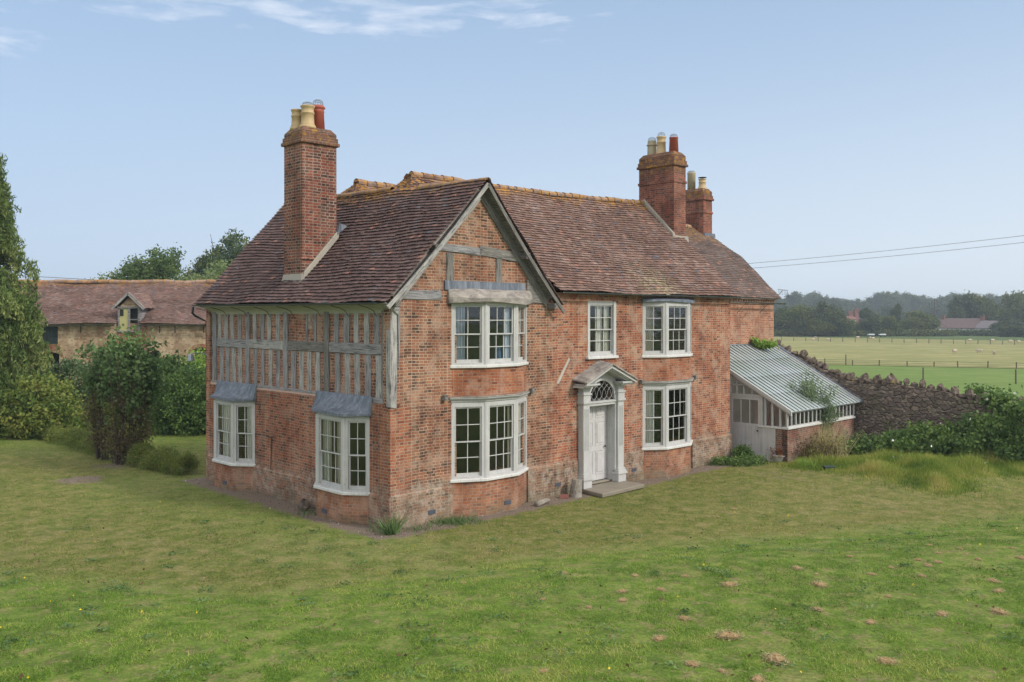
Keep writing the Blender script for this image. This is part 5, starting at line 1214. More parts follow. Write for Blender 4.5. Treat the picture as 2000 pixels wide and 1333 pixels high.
C = blob_clusters([(-.55, .6, 3.2, .92, .9, .85), (.5, -.3, 3.1, 1.0, .95, .95), (.1, 0, 3.8, .85, .85, .55), (.45, -.45, 2.2, .82, .8, .8), (-.75, .7, 2.5, .7, .7, .6)], 300, rs, .7, .3)
sp_ = np.array([[x, y, z] for x, y, z in [(-1.5, .3, 3.9), (-1.2, .2, 4.1), (.2, 0, 4.6), (.5, 0, 4.75), (.9, -.2, 4.5), (1.35, -.3, 4.2), (-.4, .3, 4.55), (1.6, -.4, 3.3), (1.9, -.4, 3.45), (2.2, -.4, 3.65)]])
bush(np.concatenate([C, sp_]), 42, .15, .15, .11, 'foliage', 'f_hazel', hz_, 72, .22)
def low_hedge(label, a, b_, seed):
    a = Vector((*a, 0)); b_ = Vector((*b_, 0)); c = (a+b_)/2; t = thing('low_box_hedge', label, 'hedge', c, 0, 'low clipped hedges on the lawn')
    rs = np.random.RandomState(seed); n = 520; s_ = rs.rand(n)[:, None]; L = np.array((b_-a)[:]); P = np.array((a-c)[:])+L*s_
    an = rs.rand(n)*math.pi; off = np.stack([np.cos(an)*.42, np.zeros(n), .12+np.sin(an)*.44], 1); dn = L/np.linalg.norm(L); pr = np.array([-dn[1], dn[0], 0])
    C = P+pr*off[:, 0:1]*(.85+.2*np.sin(s_*19))+np.array([0, 0, 1])*off[:, 2:3]*(1+.25*np.sin(s_*13+seed))
    bush(C, 46, .08, .06, .025, 'foliage', 'f_box', t, seed, .22, up=.3)
low_hedge('low clipped hedge strip left of the hazel clump', (-21.0, 39.3), (-15.7, 33.9), 81)
low_hedge('low clipped hedge strip running from the hazel clump toward the house', (-13.4, 31.7), (-10.8, 29.6), 82)

# trees behind the barn
tree('ash_tree', 'round crowned green tree behind the barn roof', (-31.0, 75, 0), 10.9, 3.1, 'f_tree', 91, 380, 60, .24, .28, low=.35)
tree('oak_tree', 'dark oak with open branches behind the barn, next to the house roof', (-28.3, 86, 0), 12.9, 3.7, 'f_oak', 92, 300, 60, .28, .30, low=.35)
tree('willow_tree', 'pale green willow between barn roof and dark oak', (-23.7, 68, 0), 9.0, 3.1, 'f_willow', 93, 420, 50, .22, .34, low=.4, zc=.65)
tree('small_tree', 'small yellowish bushy tree behind the barn ridge', (-36.5, 78, 0), 9.0, 1.9, 'f_yellow', 94, 140, 50, .22, .3)
tree('hawthorn_tree', 'dark bush at the foot of the willow behind the barn', (-25.2, 66, 0), 8.0, 1.4, 'f_oak', 95, 120, 50, .2, .3)

# ------------------------------------------------------------------ plants on the right
bd = thing('buddleia', 'leggy grey green shrub growing before the glasshouse', 'shrub', GR(1592, 888)[:])
rs = np.random.RandomState(31); m_ = MB(); CC = []
for i in range(34):
    a = rs.rand()*6.28; r1 = .25+.75*rs.rand(); h = 1.2+2.0*rs.rand()**1.1; e = Vector((math.cos(a)*r1, math.sin(a)*r1*.7, h)); md = Vector((e.x*.45, e.y*.45, h*.55))
    m_.tube([(rs.normal()*.08, rs.normal()*.08, -.05), md, e], [.02, .012, .003], 5)
    for k in range(13): t = .12+.88*(k+.5)/13; p = (Vector((0, 0, 0)).lerp(md, t*2) if t < .5 else md.lerp(e, t*2-1)); CC.append((p.x, p.y, p.z))
m_.build('stem', 'bark', bd); bush(np.array(CC), 34, .12, .12, .035, 'foliage', 'f_grey_green', bd, 32, .2)
shrub('ivy_sprig', 'small leafy plant rooted at the top of the glasshouse roof', 'plant', UVW(20.6, 1.75, 3.95), [(0, 0, .15, .35, .25, .3), (.35, -.2, -.05, .25, .2, .18)], 34, 26, .07, .12, 'f_vine', 101)
shrub('corner_shrub', 'small dark bush at the foot of the house beside the white plank door', 'bush', UVW(15.5, -.45, 0), [(0, 0, .25, .3, .26, .3)], 50, 34, .07, .08, 'f_hedge', 102)
shrub('weed_patch', 'loose weeds growing along the wall left of the glasshouse door', 'weeds', UVW(14.6, -.75, 0), [(0, 0, .02, .9, .35, .16), (.7, .2, .02, .5, .3, .2)], 90, 26, .07, .07, 'f_bramble', 103)
shrub('bramble_bank', 'heap of brambles piled against the stone wall at the right edge', 'bramble', (18.0, 32.0, 0), [(0, 0, .7, 2.4, 2.0, 1.0), (2.6, .8, 1.0, 2.4, 2.0, 1.2), (-1.9, 1.2, .4, 1.6, 1.5, .75), (1.4, -1.6, .45, 2.0, 1.2, .8)], 1300, 44, .16, .13, 'f_bramble', 104, stems=10, asp=.75)
shrub('bramble_bank', 'lower bramble mass under the wall, between long grass and bramble heap', 'bramble', (15.2, 33.4, 0), [(0, 0, .35, 1.5, 1.2, .45), (1.6, .5, .5, 1.4, 1.3, .65), (-1.4, .9, .15, 1.0, .8, .3)], 340, 44, .15, .13, 'f_bramble', 105, asp=.75)
shrub('ivy', 'ivy and bramble spilling over the top of the stone wall', 'climber', UVW(22.3, -6.9, 0), [(0, -.0, 2.15, .4, .7, .3), (0, -2.3, 2.05, .4, 1.1, .22), (-.3, .9, 2.3, .25, .5, .22)], 120, 36, .14, .14, 'f_bramble', 106)
shrub('weed_patch', 'tangle of dead stalks and weeds at the corner of the glasshouse base', 'weeds', GR(1560, 900), [(0, 0, .2, .7, .5, .4), (.9, .5, .3, .9, .6, .5)], 160, 30, .12, .08, 'f_twig', 107, stems=16)

def blades(name, P, h, w_, tint, mat, parent=None, rs=RS, lean=.35):
    n = len(P); a = rs.rand(n)*6.283; d = np.stack([np.cos(a), np.sin(a), np.zeros(n)], 1); ln = rs.normal(size=(n, 3))*[lean, lean, 0]
    hh = (h*(.5+.9*rs.rand(n)))[:, None] if np.ndim(h) == 0 else (h*(.6+.7*rs.rand(n)))[:, None]
    V = np.empty((n, 3, 3)); V[:, 0] = P-d*w_/2; V[:, 1] = P+d*w_/2; V[:, 2] = P+(ln+[0, 0, 1])*hh
    return fastmesh(name, V.reshape(-1, 3), 3, mat, parent, tint)
# long grass band: polygon on the ground
def in_poly(x, y, poly):
    c = np.zeros(len(x), bool); j = len(poly)-1
    for i in range(len(poly)):
        xi, yi = poly[i]; xj, yj = poly[j]; c ^= ((yi > y) != (yj > y)) & (x < (xj-xi)*(y-yi)/(yj-yi+1e-12)+xi); j = i
    return c
def scatter(poly, n, rs):
    p = np.array(poly); lo, hi = p.min(0), p.max(0); out = np.empty((0, 2))
    while len(out) < n: q = lo+(hi-lo)*rs.rand(n*2, 2); out = np.concatenate([out, q[in_poly(q[:, 0], q[:, 1], poly)]])
    return out[:n]
LG = [(9.5, 32.2), (9.7, 31.0), (10.9, 29.3), (11.7, 27.9), (12.2, 26.8), (12.9, 25.9), (13.9, 26.6), (14.6, 27.9), (16.0, 28.3), (19.0, 29.2), (24, 32), (26, 38), (17.5, 37), (13.5, 33.6), (11.5, 32.6)]
rs = np.random.RandomState(41); P = scatter(LG, 95000, rs); P = P+rs.normal(size=P.shape)*np.where(rs.rand(len(P)) < .3, .45, .12)[:, None]
def edge_h(P): # lower near the outline
    p = np.array(LG); d = np.full(len(P), 9.)
    for i in range(len(p)):
        a = p[i]; b_ = p[(i+1) % len(p)]; ab = b_-a; t = np.clip(((P-a)@ab)/(ab@ab), 0, 1); d = np.minimum(d, np.linalg.norm(P-a-t[:, None]*ab, axis=1))
    return np.clip(d/1.0, .2, 1)
nz_ = np.array([pnoise(Vector((x*.9, y*.9, 0))) for x, y in P]); hh = edge_h(P)*(.20+.36*nz_)*(.7+.6*vnoise(P[:, 0], P[:, 1], 2.2, 8))
mound = .35*np.clip(edge_h(P)-.2, 0, 1)*(.6+nz_)
P3 = np.column_stack([P, gz(P[:, 0], P[:, 1])+.5*np.maximum(mound, 0)*rs.rand(len(P))])
tag(blades('long_grass', P3, np.clip(hh, .1, 1), .022, np.clip(.42+.7*nz_+.8*(vnoise(P[:, 0], P[:, 1], 1.8, 9)-.5)+.2*rs.normal(size=len(P)), 0, 1), 'f_tall_grass', rs=rs), kind='stuff')
def tuft(name, label, cat, loc, n, r, h, mat, seed, group=None, w_=.018, lean=.4):
    t = thing(name, label, cat, loc, 0, group); rs = np.random.RandomState(seed); q = rs.normal(size=(n, 2))*r
    blades('blades', np.column_stack([q, np.zeros(n)]), h, w_, np.clip(.5+.25*rs.normal(size=n), 0, 1), mat, t, rs, lean); return t
tuft('dead_grass_clump', 'straw coloured arching clump of dead stems before the glasshouse base', 'grass clump', GR(1610, 895), 900, .28, 1.1, 'f_straw', 51)
tuft('dead_grass_clump', 'tall pale dry stalks at the foot of the stone wall by the glasshouse corner', 'grass clump', GR(1655, 868), 500, .22, 1.4, 'f_straw', 52, lean=.2)
tuft('fern', 'fresh bright green tuft in front of the glasshouse brickwork', 'plant', GR(1573, 912), 260, .16, .28, 'f_vine', 53, w_=.03)
tuft('thistle', 'spiky green weed at the near corner of the house', 'weed', GR(767, 1043), 60, .1, .42, 'f_hazel', 54, w_=.07, lean=.6)
# lawn blades, dense toward the camera
rs = np.random.RandomState(77); N = 420000; Y = 11.5+26*rs.rand(N)**1.55; X = (rs.rand(N)*2-1)*(.60*Y+1)
hd_ = house_dist(X, Y); uu, vv = to_uv(X, Y); keep = (hd_ > .55+.35*rs.rand(N)) & ~((uu > 14) & (vv > -2.2)); X, Y = X[keep], Y[keep]
nn = (vnoise(X, Y, .35, 1)+vnoise(X, Y, 1.1, 2)+vnoise(X, Y, 3.3, 3)-1.5)*1.2; bare = vnoise(X, Y, 2.1, 5)*.6+vnoise(X, Y, 6., 6)*.4; kk = bare > .47; X, Y, nn = X[kk], Y[kk], nn[kk]; bk = np.clip((bank_y(X)-Y)/1.6+.35, 0, 1)
gsel = rs.rand(len(X)) < np.clip((bk-.35)*3, 0, 1); tint_ = np.clip((.48+.58*nn)+.22*rs.normal(size=len(X)), 0, 1); PL = np.column_stack([X, Y, gz(X, Y)-.005])
tag(blades('lawn_grass', PL[~gsel], .04, .014, tint_[~gsel], 'f_lawn', rs=rs, lean=.8), kind='stuff'); tag(blades('bank_grass', PL[gsel], .042, .014, tint_[gsel], 'f_lawn_green', rs=rs, lean=.8), kind='stuff')
# bits of dried thatch raked out of the lawn
TH = [(842, 1345, .10), (1297, 1295, .5), (1325, 1060, .3), (845, 0, 0)]
spots = [(1423, 1251, .17), (1515, 1297, .17), (1425, 1150, .13), (1600, 1149, .13), (1215, 1161, .09), (1290, 1158, .08), (1216, 1178, .08), (1336, 1215, .10), (1286, 1254, .10), (1352, 1305, .10),
    (1557, 1116, .10), (1661, 1089, .07), (1812, 1108, .09), (1832, 1102, .08), (1801, 1129, .07), (1833, 1084, .06), (1940, 1140, .10), (1950, 1160, .09), (1951, 1202, .12), (1840, 1206, .10), (1731, 1299, .12),
    (1700, 1222, .09), (1794, 1097, .07), (1875, 1076, .06), (1814, 1065, .06), (1911, 1097, .07), (1940, 1053, .06), (1993, 1095, .09), (1434, 996, .07), (1402, 1012, .05), (1763, 999, .06), (1596, 1198, .09), (1480, 1335, .1),
    (1702, 1126, .07), (1595, 1127, .05), (1100, 1117, .07), (1240, 1130, .07), (1338, 1132, .06), (1150, 1191, .06), (1062, 1318, .07), (1410, 1318, .06), (1735, 1170, .06), (1976, 1076, .05), (1887, 1087, .05), (1568, 1042, .05), (1060, 1175, .06), (905, 1128, .05), (1740, 1112, .06)]
protos = []
for s in range(3):
    rs = np.random.RandomState(200+s); t = thing('dry_thatch_clump', 'small brown clump of dry thatch lying on the front lawn', 'thatch clump', (0, 0, 0), 0, 'dry thatch clumps on the front lawn')
    rock((0, 0, .22), .95, .7, .40, 'thatch', t, 'matted_base', 300+s)
    P = rs.normal(size=(700, 3))*[.62, .45, .22]; P[:, 2] = np.abs(P[:, 2])+.12; leaves(P, .5, .05, np.clip(.5+.3*rs.normal(size=700), 0, 1), 'dry_blades', 'f_dry', t, rs, flat_=.4); protos.append(t)
gt = lambda px, py: (lambda p: Vector((p.x, p.y, float(gz(p.x, p.y)))))(GR(px, py, .30 if py > 1060 else 0.))
for i, (px, py, s) in enumerate(spots):
    o = protos[i] if i < 3 else dup(protos[i % 3], (0, 0, 0), 0); o.location = gt(px, py); o.rotation_euler = (0, 0, i*1.7); o.scale = (s*.95, s*.95, s*.8)
rs = np.random.RandomState(99); n = 150; Y = 12+10*rs.rand(n); X = (rs.rand(n)*2-1)*.6*Y
lv = leaves(np.column_stack([X, Y, gz(X, Y)+.04]), .065, .045, rs.rand(n), 'fallen_leaves', 'leaf_brown', None, rs); tag(lv, kind='stuff')
n = 60; Y = np.concatenate([12+9*rs.rand(40), 20+8*rs.rand(20)]); X = (rs.rand(n)*2-1)*.6*Y
hdn = house_dist(X, Y) > .4; lv = leaves(np.column_stack([X, Y, gz(X, Y)+.05])[hdn], .035, .035, rs.rand(n)[hdn], 'dandelion_flowers', 'dandelion', None, rs, flat_=.6); tag(lv, kind='stuff')
P = np.concatenate([np.array([16.5, 31.5, 1.4])+rs.normal(size=(26, 3))*[2.2, 1.6, .6], np.array([13.4, 29.5, .6])+rs.normal(size=(8, 3))*[1, 1, .2]]); P[:, 2] = np.abs(P[:, 2])
tag(leaves(P, .09, .09, rs.rand(len(P)), 'bindweed_flowers', 'petal_white', None, rs), kind='stuff')
rs = np.random.RandomState(61); nt_ = 110; Y = 12+11*rs.rand(nt_); X = (rs.rand(nt_)*2-1)*.6*Y; k = house_dist(X, Y) > .8; X, Y = X[k], Y[k]
Q = np.repeat(np.stack([X, Y], 1), 34, 0)+rs.normal(size=(len(X)*34, 2))*np.repeat(.05+.13*rs.rand(len(X)), 34)[:, None]
tag(leaves(np.column_stack([Q, gz(Q[:, 0], Q[:, 1])+.03+.02*rs.rand(len(Q))]), .06, .032, np.clip(np.repeat(.25+.6*rs.rand(len(X)), 34)+.12*rs.normal(size=len(Q)), 0, 1), 'clover_patches', 'f_hazel', None, rs, flat_=.6), kind='stuff')
# gravel crumbs along the walls
rs = np.random.RandomState(55); n = 9000; X = -12+32*rs.rand(n); Y = 20+20*rs.rand(n); h_ = house_dist(X, Y); k = (h_ > .05) & (h_ < .25+.5*rs.rand(n)); P = np.column_stack([X, Y, gz(X, Y)+.012])[k]
m, g, b = newmat('gravel', .9, .2); g.l(g.ramp(g.sep(g.attr('tint').outputs['Vector'])[0], [(0, (.10, .08, .07)), (.6, (.30, .24, .2)), (1, (.6, .57, .52))]), b.inputs['Base Color'])
tag(leaves(P, .045, .035, rs.rand(len(P))**2, 'gravel', 'gravel', None, rs, flat_=.7), kind='stuff')
for i, (px, py, n) in enumerate(((870, 1022, 300), (905, 1020, 260), (1003, 985, 60), (1040, 965, 110), (820, 1036, 120), (1385, 908, 200), (600, 1005, 70), (745, 1038, 80))):
    tuft('weed_tuft', ['leafy weed tuft at the foot of the gable bay', 'bright green weed tuft right of the first beside the gable bay', 'small weed by the pale log', 'weed tuft right of the gable bay', 'small weed between house corner and gable bay', 'grassy weed near the right end of the front wall', 'tiny weed on the gravel left of the near side bay', 'tiny weed on the gravel below the near side bay'][i], 'weed', GR(px, py), n, .22, .13, 'f_hazel', 400+i, w_=.02, lean=.7)

# loose objects by the walls
m_ = MB(); pl_ = UVW(4.55, -.62, .07); q_ = UVW(5.15, -.50, .09); m_.tube([pl_, (pl_+q_)/2+Vector((0, 0, .015)), q_], [.085, .08, .065], 10); tag(m_.build('log', 'log', smooth=True), 'pale weathered log lying below the bay of the gable', 'log')
st_ = thing('tree_stump', 'upright rotten stump leaning beside the doorstep', 'stump', UVW(6.38, -.42, 0)); m_ = MB(); m_.tube([(0, 0, -.05), (.01, 0, .25), (.02, .02, .50)], [.2, .17, .15], 11); o = m_.build('trunk', 'log', st_); o.rotation_euler = (0, .06, 0)
m_ = MB(); m_.prism([(-.14, -.05, 0), (.12, -.06, 0), (.13, .05, 0), (-.12, .06, 0)], (0, .02, .10)); o = m_.build('loose_brick', 'red_tile'); o.location = UVW(5.95, -.38, .01); tag(o, 'loose broken red brick lying left of the stump', 'brick')
o = rock((0, 0, .14), .2, .14, .16, 'coping', None, 'stone', 77); o.location = UVW(-.3, 3.5, 0); tag(o, 'dark stone block lying beside the near side bay', 'stone')
pn = thing('planter', 'white rimmed bowl planter with red foliage at the glasshouse corner', 'planter', GR(1522, 903)); m_ = MB(); m_.lathe([(.18, 0), (.26, .22), (.30, .24), (.30, .27), (.25, .27)], (0, 0, 0), 16); m_.build('bowl', 'white_paint', pn)
foliage('f_red', [(.10, .03, .02), (.18, .05, .03), (.22, .08, .04), (.12, .12, .04)]); bush(np.random.RandomState(3).normal(size=(30, 3))*[.14, .14, .08]+[0, 0, .38], 20, .05, .06, .04, 'plant', 'f_red', pn, 3)
tr_ = thing('water_trough', 'dark old trough half hidden in the long grass', 'trough', GR(1619, 922)); m_ = MB(); m_.hexa([(-.3, -.2, 0), (.3, -.2, 0), (.3, .2, 0), (-.3, .2, 0), (-.38, -.26, .36), (.38, -.26, .36), (.38, .26, .36), (-.38, .26, .36)]); m_.build('tub', 'shutter', tr_, bevel=.03); tr_.scale = (.5, .5, .55)
m_ = MB(); m_.box(-.6, .6, -.35, .35, 0, .03); o = m_.build('paving_slab', 'stone_grey', bevel=.01); o.location = UVW(15.75, .05, .0)+Vector((0, 0, 0)); o.location = GR(1450, 905); o.rotation_euler = (0, 0, HROT); tag(o, 'grey paving slab in front of the glasshouse door', 'slab')

# ------------------------------------------------------------------ the fields: fences, sheep, far houses, trees
def fence(name, label, pts, h, rpost, step=None, talls=()):
    t = thing(name, label, 'fence', (0, 0, 0)); rs = random.Random(len(pts))
    for i, p in enumerate(pts):
        hh = h*rs.uniform(.85, 1.15)*(1.8 if i in talls else 1); m_ = MB(); m_.tube([(p[0], p[1], -.2), (p[0]+rs.uniform(-.05, .05), p[1], hh)], [rpost, rpost*.9], 6); m_.build('post', 'pole_wood', t)
    m_ = MB()
    for zz in (.3, .6, .9):
        for a, b_ in zip(pts[:-1], pts[1:]): m_.tube([(a[0], a[1], h*zz), (b_[0], b_[1], h*zz)], .012, 3, cap=False)
    m_.build('wire', 'iron', t)
def bline(px):   # along pasture / meadow boundary
    a = Vector((34.44, 97.66)); b_ = Vector((51.98, 89.93)); k = (px-1000)/F; d = b_-a; t = (k*a.y-a.x)/(d.x-k*d.y); return a+d*t
fence('post_and_wire_fence', 'post and wire fence between bright pasture and straw coloured meadow', [tuple(bline(p)) for p in (1560, 1611, 1652, 1665, 1717, 1772, 1824, 1871, 1929, 1985, 2040)], .68, .06, talls=(2,))
def fline(px):
    a = Vector((62, 196)); b_ = Vector((98, 166)); k = (px-1000)/F; d = b_-a; t = (k*a.y-a.x)/(d.x-k*d.y); return a+d*t
fence('post_and_wire_fence', 'distant fence line crossing the far side of the meadow', [tuple(fline(p)) for p in range(1526, 2040, 24)], .95, .07)
for i, (px, py, h) in enumerate(((1803, 744, 1.1), (1984, 752, 1.2))):
    p = GR(px, py); m_ = MB(); m_.tube([(0, 0, -.2), (0, 0, h)], [.06, .055], 6); o = m_.build('fence_post', 'pole_wood'); o.location = (p.x, p.y, 0); tag(o, ['lone brown post standing behind the stone wall coping', 'lone dark post in the green pasture near the right edge'][i], 'post')
def sheep():
    t = thing('sheep', 'x', 'sheep', (0, 0, 0)); me = bpy.data.meshes.new('body')
    V = [(0, 0, .72), (.35, 0, .74), (.6, 0, .72), (.80, 0, .80), (.98, 0, .62), (-.35, 0, .72), (-.58, 0, .70), (-.68, 0, .5)]; E = [(0, 1), (1, 2), (2, 3), (3, 4), (0, 5), (5, 6), (6, 7)]; R_ = [.34, .33, .28, .14, .07, .34, .26, .05]
    for sx, b_ in ((.42, 1), (-.42, 5)):
        for sy in (-.17, .17): k = len(V); V += [(sx, sy, .45), (sx, sy, .22), (sx+.02, sy, .0)]; E += [(b_, k), (k, k+1), (k+1, k+2)]; R_ += [.12, .05, .045]
    me.from_pydata(V, E, []); o = bpy.data.objects.new('body', me); COL.objects.link(o); o.parent = t
    md = o.modifiers.new('skin', 'SKIN'); me.skin_vertices.new() if not me.skin_vertices else None
    for i, r_ in enumerate(R_): me.skin_vertices[0].data[i].radius = (r_, r_)
    me.skin_vertices[0].data[0].use_root = True
    s2 = o.modifiers.new('sub', 'SUBSURF'); s2.levels = s2.render_levels = 1; me.materials.append(MATS['wool']); return t
shp = sheep(); k = 0
SH = [(1864, 692, .5, 'sheep grazing nearest the cottage side of the meadow, leftmost of the near trio'), (1913, 692, 2.4, 'pale sheep in the middle of the near trio in the meadow'), (1942, 696, 1.2, 'sheep seen end on at the right of the near trio'), (1588, 667, .3, 'sheep lying by the leftmost tree stems'), (1593, 664, 2., 'sheep close behind the one by the leftmost tree stems'), (1617, 667, 0., 'single sheep right of the pair near the leftmost trees'),
    (1675, 663, .2, 'sheep standing left of the white trailers'), (1699, 664, 1., 'left sheep of the pair in front of the white trailers'), (1705, 665, .4, 'right sheep of the pair in front of the white trailers'), (1894, 669, .1, 'sheep by the far fence left of the cottage gable'), (1938, 669, .2, 'sheep by the far fence below the cottage gable end'), (1973, 671, .1, 'broad sheep by the far fence near the right edge'), (1989, 672, .3, 'rightmost sheep by the far fence')]
for i, (px, py, rz, lb) in enumerate(SH):
    p = GR(px, py); o = shp if i == 0 else dup(shp, (0, 0, 0), 0); o.location = (p.x, p.y, .1); o.rotation_euler = (0, 0, rz); o['label'] = lb; o['group'] = 'sheep grazing in the meadow'
    s_ = .62; o.scale = (s_, s_, s_)
cot = thing('cottage', 'long low white cottage with old tiled roof and two red chimneys across the meadow', 'house', ((1885-1000)/F*262., 262, 0), math.radians(-43)); cx_ = lambda px: (px-1885)/F*262.*.99; cz_ = lambda py: CH+(HZ-py)/F*262.
def gable_house(par, x0, x1, y0, y1, ze, zr_, wallm, roofm, ov=.3):
    m_ = MB(); m_.box(x0, x1, y0, y1, -.2, ze); m_.prism([(x0, y0, ze), (x0, y1, ze), (x0, (y0+y1)/2, zr_-.1)], (x1-x0, 0, 0)); m_.build('wall', wallm, par)
    m_ = MB(); ym = (y0+y1)/2
    for s_ in (y0-ov, y1+ov): m_.prism([(x0-ov, s_, ze-.2), (x0-ov, ym, zr_), (x0-ov, ym, zr_+.2), (x0-ov, s_, ze)], (x1-x0+2*ov, 0, 0))
    m_.build('roof', roofm, par)
gable_house(cot, cx_(1834), cx_(1906), 0, 7, 2.2, 4.9, 'cottage_white', 'old_tile'); gable_house(cot, cx_(1906)+.1, cx_(1936), -.5, 6.5, 2.2, 4.2, 'cottage_white', 'slate')
m_ = MB(); m_.box(cx_(1832), cx_(1843), -2, 0, -.2, 1.4); m_.build('porch', 'cottage_white', cot)
for px in (1837, 1910): m_ = MB(); m_.box(cx_(px)-.45, cx_(px)+.45, 3, 4, 3.8, 5.8); m_.box(cx_(px)-.52, cx_(px)+.52, 2.93, 4.07, 5.5, 5.65); m_.build('chimney', 'red_tile', cot)
m_ = MB(); m_.box(cx_(1915), cx_(1917), -.53, -.5, 1.0, 1.9); m_.box(cx_(1925), cx_(1927), -.53, -.5, 1.0, 1.9); m_.build('window', 'shutter', cot)
m_ = MB(); m_.tube([(0, 0, -.3), (0, 0, 11.0)], [.16, .12], 6); m_.box(-.8, .8, -.06, .06, 10.2, 10.35); o = m_.build('utility_pole', 'pole_wood'); o.location = ((1825-1000)/F*262., 262, 0); tag(o, 'tall wooden utility pole left of the white cottage', 'pole')
fh = thing('red_roofed_house', 'distant house with red roof and chimneys showing between the trees', 'house', (0, 330, 0)); fx = lambda px: (px-1000)/F*330.; fz = lambda py: CH+(HZ-py)/F*330.
gable_house(fh, fx(1650), fx(1672), 0, 8, 4.8, fz(618), 'cottage_white', 'red_tile')
for px, py in ((1647, 610), (1668, 608), (1680, 603)): m_ = MB(); m_.box(fx(px)-.7, fx(px)+.7, 3, 4.4, 0, fz(py)); m_.box(fx(px)-.85, fx(px)+.85, 2.85, 4.55, fz(py)-.5, fz(py)-.2); m_.build('chimney', 'red_tile', fh)
gable_house(fh, fx(1690), fx(1712), 2, 10, 4.2, fz(622), 'red_tile', 'slate')
for i, px in enumerate((1701, 1723)):
    t = thing('field_trailer', ['left white flatbed trailer parked beyond the meadow', 'right white flatbed trailer parked beyond the meadow'][i], 'trailer', GR(px, 659.5)[:]); m_ = MB(); m_.box(-.8, .8, -.5, .5, .65, .95); m_.build('bed', 'caravan', t)
    for sx in (-.45, .45): m_ = MB(); m_.prism([(sx+.3*math.cos(a), -.45, .33+.3*math.sin(a)) for a in [j*math.pi/5 for j in range(10)]], (0, .15, 0)); m_.build('wheel', 'iron', t)
# prototypes for distant trees
def far_tree(name, label, H, R, mat, seed, K=240, per=34, leaf=.75, **kw): return tree(name, label, (0, 0, 0), H, R, mat, seed, K, per, leaf, R*.13, group=None, **kw)
A_ = far_tree('field_tree', 'x', 10, 4.6, 'f_far', 501, low=.12, zc=.5, K=300); B_ = far_tree('field_tree', 'x', 10, 5.2, 'f_far_olive', 502, low=.1, zc=.48, K=300); C_ = far_tree('distant_tree', 'x', 20, 6.4, 'f_far', 503, K=240, leaf=1.1, low=.25, zc=.62); D_ = far_tree('distant_tree', 'x', 20, 5.2, 'f_far', 504, K=170, leaf=1.1, low=.5, zc=.72, top=.85)
used = {}
def put(proto, px, Y, top, label, wpx=None, group=None):
    H0 = 10. if proto in (A_, B_) else 20.; R0 = {A_: 4.6, B_: 5.2, C_: 6.4, D_: 5.2}[proto]
    H = CH+(HZ-top)/F*Y; s_ = H/H0; sx = s_ if wpx is None else (wpx/F*Y/2)/(R0*1.12)
    o = proto if proto not in used else dup(proto, (0, 0, 0), 0); used[proto] = 1
    o.location = ((px-1000)/F*Y, Y, 0); o.rotation_euler = (0, 0, px*.7); o.scale = (sx, sx, s_); o['label'] = label
    if group: o['group'] = group
GA = 'trees along the far edge of the meadow'
for a in [(A_, 1524, 250, 604, 'dark tree half hidden by the right end of the house', 50), (B_, 1552, 246, 600, 'big rounded tree right of the house end', 76), (A_, 1580, 256, 606, 'broad dark tree behind the one right of the house', 60), (A_, 1618, 243, 596, 'tallest dark round tree left of the red roofed house', 66),
          (B_, 1600, 240, 625, 'low olive tree in front of the tallest dark tree', 56), (B_, 1650, 241, 626, 'low olive tree right of the tallest dark tree', 50), (B_, 1676, 246, 632, 'small bush right of the low olive trees', 34), (A_, 1703, 244, 623, 'small dark round tree above the left trailer', 44), (B_, 1738, 246, 620, 'olive tree above the right trailer', 50), (A_, 1749, 262, 598, 'pointed dark tree behind the right trailer', 26),
          (A_, 1700, 280, 606, 'grey green tree beside the red roofed house chimneys', 50), (B_, 1798, 250, 611, 'wide olive tree left of the utility pole', 66), (B_, 1776, 247, 622, 'bushy tree left of the wide olive tree', 46),
          (A_, 1890, 290, 580, 'large tree rising behind the middle of the cottage', 78), (B_, 1925, 286, 582, 'large green tree behind the cottage gable', 74), (A_, 1958, 282, 600, 'tree filling the gap right of the cottage', 60), (B_, 1985, 272, 576, 'very large tree at the right edge', 90), (A_, 2020, 262, 585, 'dark tree cut by the right edge of the picture', 80), (A_, 1972, 250, 628, 'low dark bush right of the cottage hedge', 70), (A_, 1866, 280, 604, 'darker tree behind the left half of the cottage', 44)]:
    put(*a[:5], wpx=a[5], group=GA)
GB = 'hazy trees on the horizon'; rs = random.Random(12)
top_at = lambda px: np.interp(px, [1500, 1530, 1565, 1610, 1640, 1665, 1720, 1760, 1800, 1830, 1860, 1900, 1950, 2000, 2050], [582, 584, 576, 578, 586, 587, 574, 575, 577, 584, 578, 580, 584, 576, 574])
i = 0; px = 1330.
nm = ['hazy blue tree in the horizon row, number']
while px < 2050:
    Y = 560+rs.uniform(-60, 60); pr = C_ if rs.random() < .6 else D_
    put(pr, px, Y, float(top_at(px))+rs.uniform(-4, 6), 'hazy blue green tree in the continuous row on the horizon', wpx=rs.uniform(36, 54), group=GB); px += rs.uniform(13, 19); i += 1
GC = 'hazy trees of the second row, in front of the horizon row'
for px in range(1340, 2040, 21):
    put(C_, px+rs.uniform(-6, 6), 440+rs.uniform(-30, 30), rs.uniform(600, 610), 'grey green tree in the lower hazy row before the horizon row', wpx=rs.uniform(40, 56), group=GC)
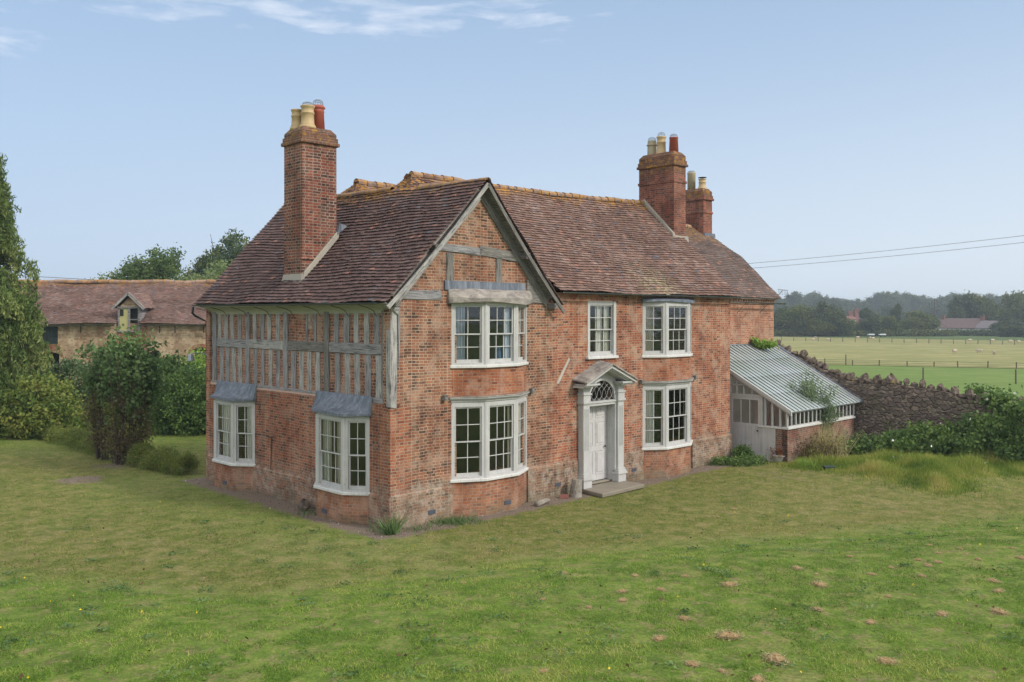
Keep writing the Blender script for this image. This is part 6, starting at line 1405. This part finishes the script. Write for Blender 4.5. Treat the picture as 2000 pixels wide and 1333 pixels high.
# hedges beyond the meadow
def strip_hedge(name, label, pa, pb, Ya, Yb, H, mat, seed, K=260, w_=1.6):
    a = np.array([(pa-1000)/F*Ya, Ya, 0]); b_ = np.array([(pb-1000)/F*Yb, Yb, 0]); c = (a+b_)/2; t = thing(name, label, 'hedge', c); rs = np.random.RandomState(seed)
    s_ = rs.rand(K)[:, None]; C = a-c+(b_-a)*s_+rs.normal(size=(K, 3))*[.2, w_*.4, 0]; C[:, 2] = H*(.1+.85*rs.rand(K)**.7); bush(C, 36, .4, .5, .35, 'foliage', mat, t, seed)
strip_hedge('field_hedge', 'dark clipped hedge in front of the white cottage', 1850, 1962, 252, 245, .95, 'f_far', 601, 400)
strip_hedge('field_hedge', 'low rough hedge along the far edge of the meadow', 1515, 1860, 244, 244, 1.3, 'f_far_olive', 602, 900)
strip_hedge('field_hedge', 'low dark undergrowth below the right edge trees', 1955, 2060, 238, 225, 2.4, 'f_far', 603, 420)
# power lines
for i, (ya, yb) in enumerate(((516, 458), (525, 472))):
    a = PX(1380, ya+6, 75); b_ = PX(2100, yb-9, 60); m_ = MB(); pts = [a.lerp(b_, k/12)+Vector((0, 0, -.5*math.sin(math.pi*k/12)*.3)) for k in range(13)]; m_.tube(pts, .013, 4); tag(m_.build('power_line', 'iron'), ['upper of the two wires crossing the sky right of the house', 'lower of the two wires crossing the sky right of the house'][i], 'wire')
m_ = MB(); m_.tube([PX(60, 540, 110), PX(240, 550, 110)], .03, 4); tag(m_.build('power_line', 'iron'), 'single thin wire above the left end of the barn roof', 'wire')

# ------------------------------------------------------------------ air
m = bpy.data.materials.new('haze'); m.use_nodes = True; MATS['haze'] = m; nt = m.node_tree; nt.nodes.clear(); g = NT(nt); out = g.n('ShaderNodeOutputMaterial'); pv = g.n('ShaderNodeVolumePrincipled')
pv.inputs['Color'].default_value = (.78, .90, 1, 1); pv.inputs['Density'].default_value = .00055; pv.inputs['Anisotropy'].default_value = .2; g.l(pv.outputs[0], out.inputs['Volume'])
m_ = MB(); m_.box(-3100, 3100, -1600, 4100, -1.2, 40); hzo = m_.build('haze', 'haze'); tag(hzo, kind='stuff')
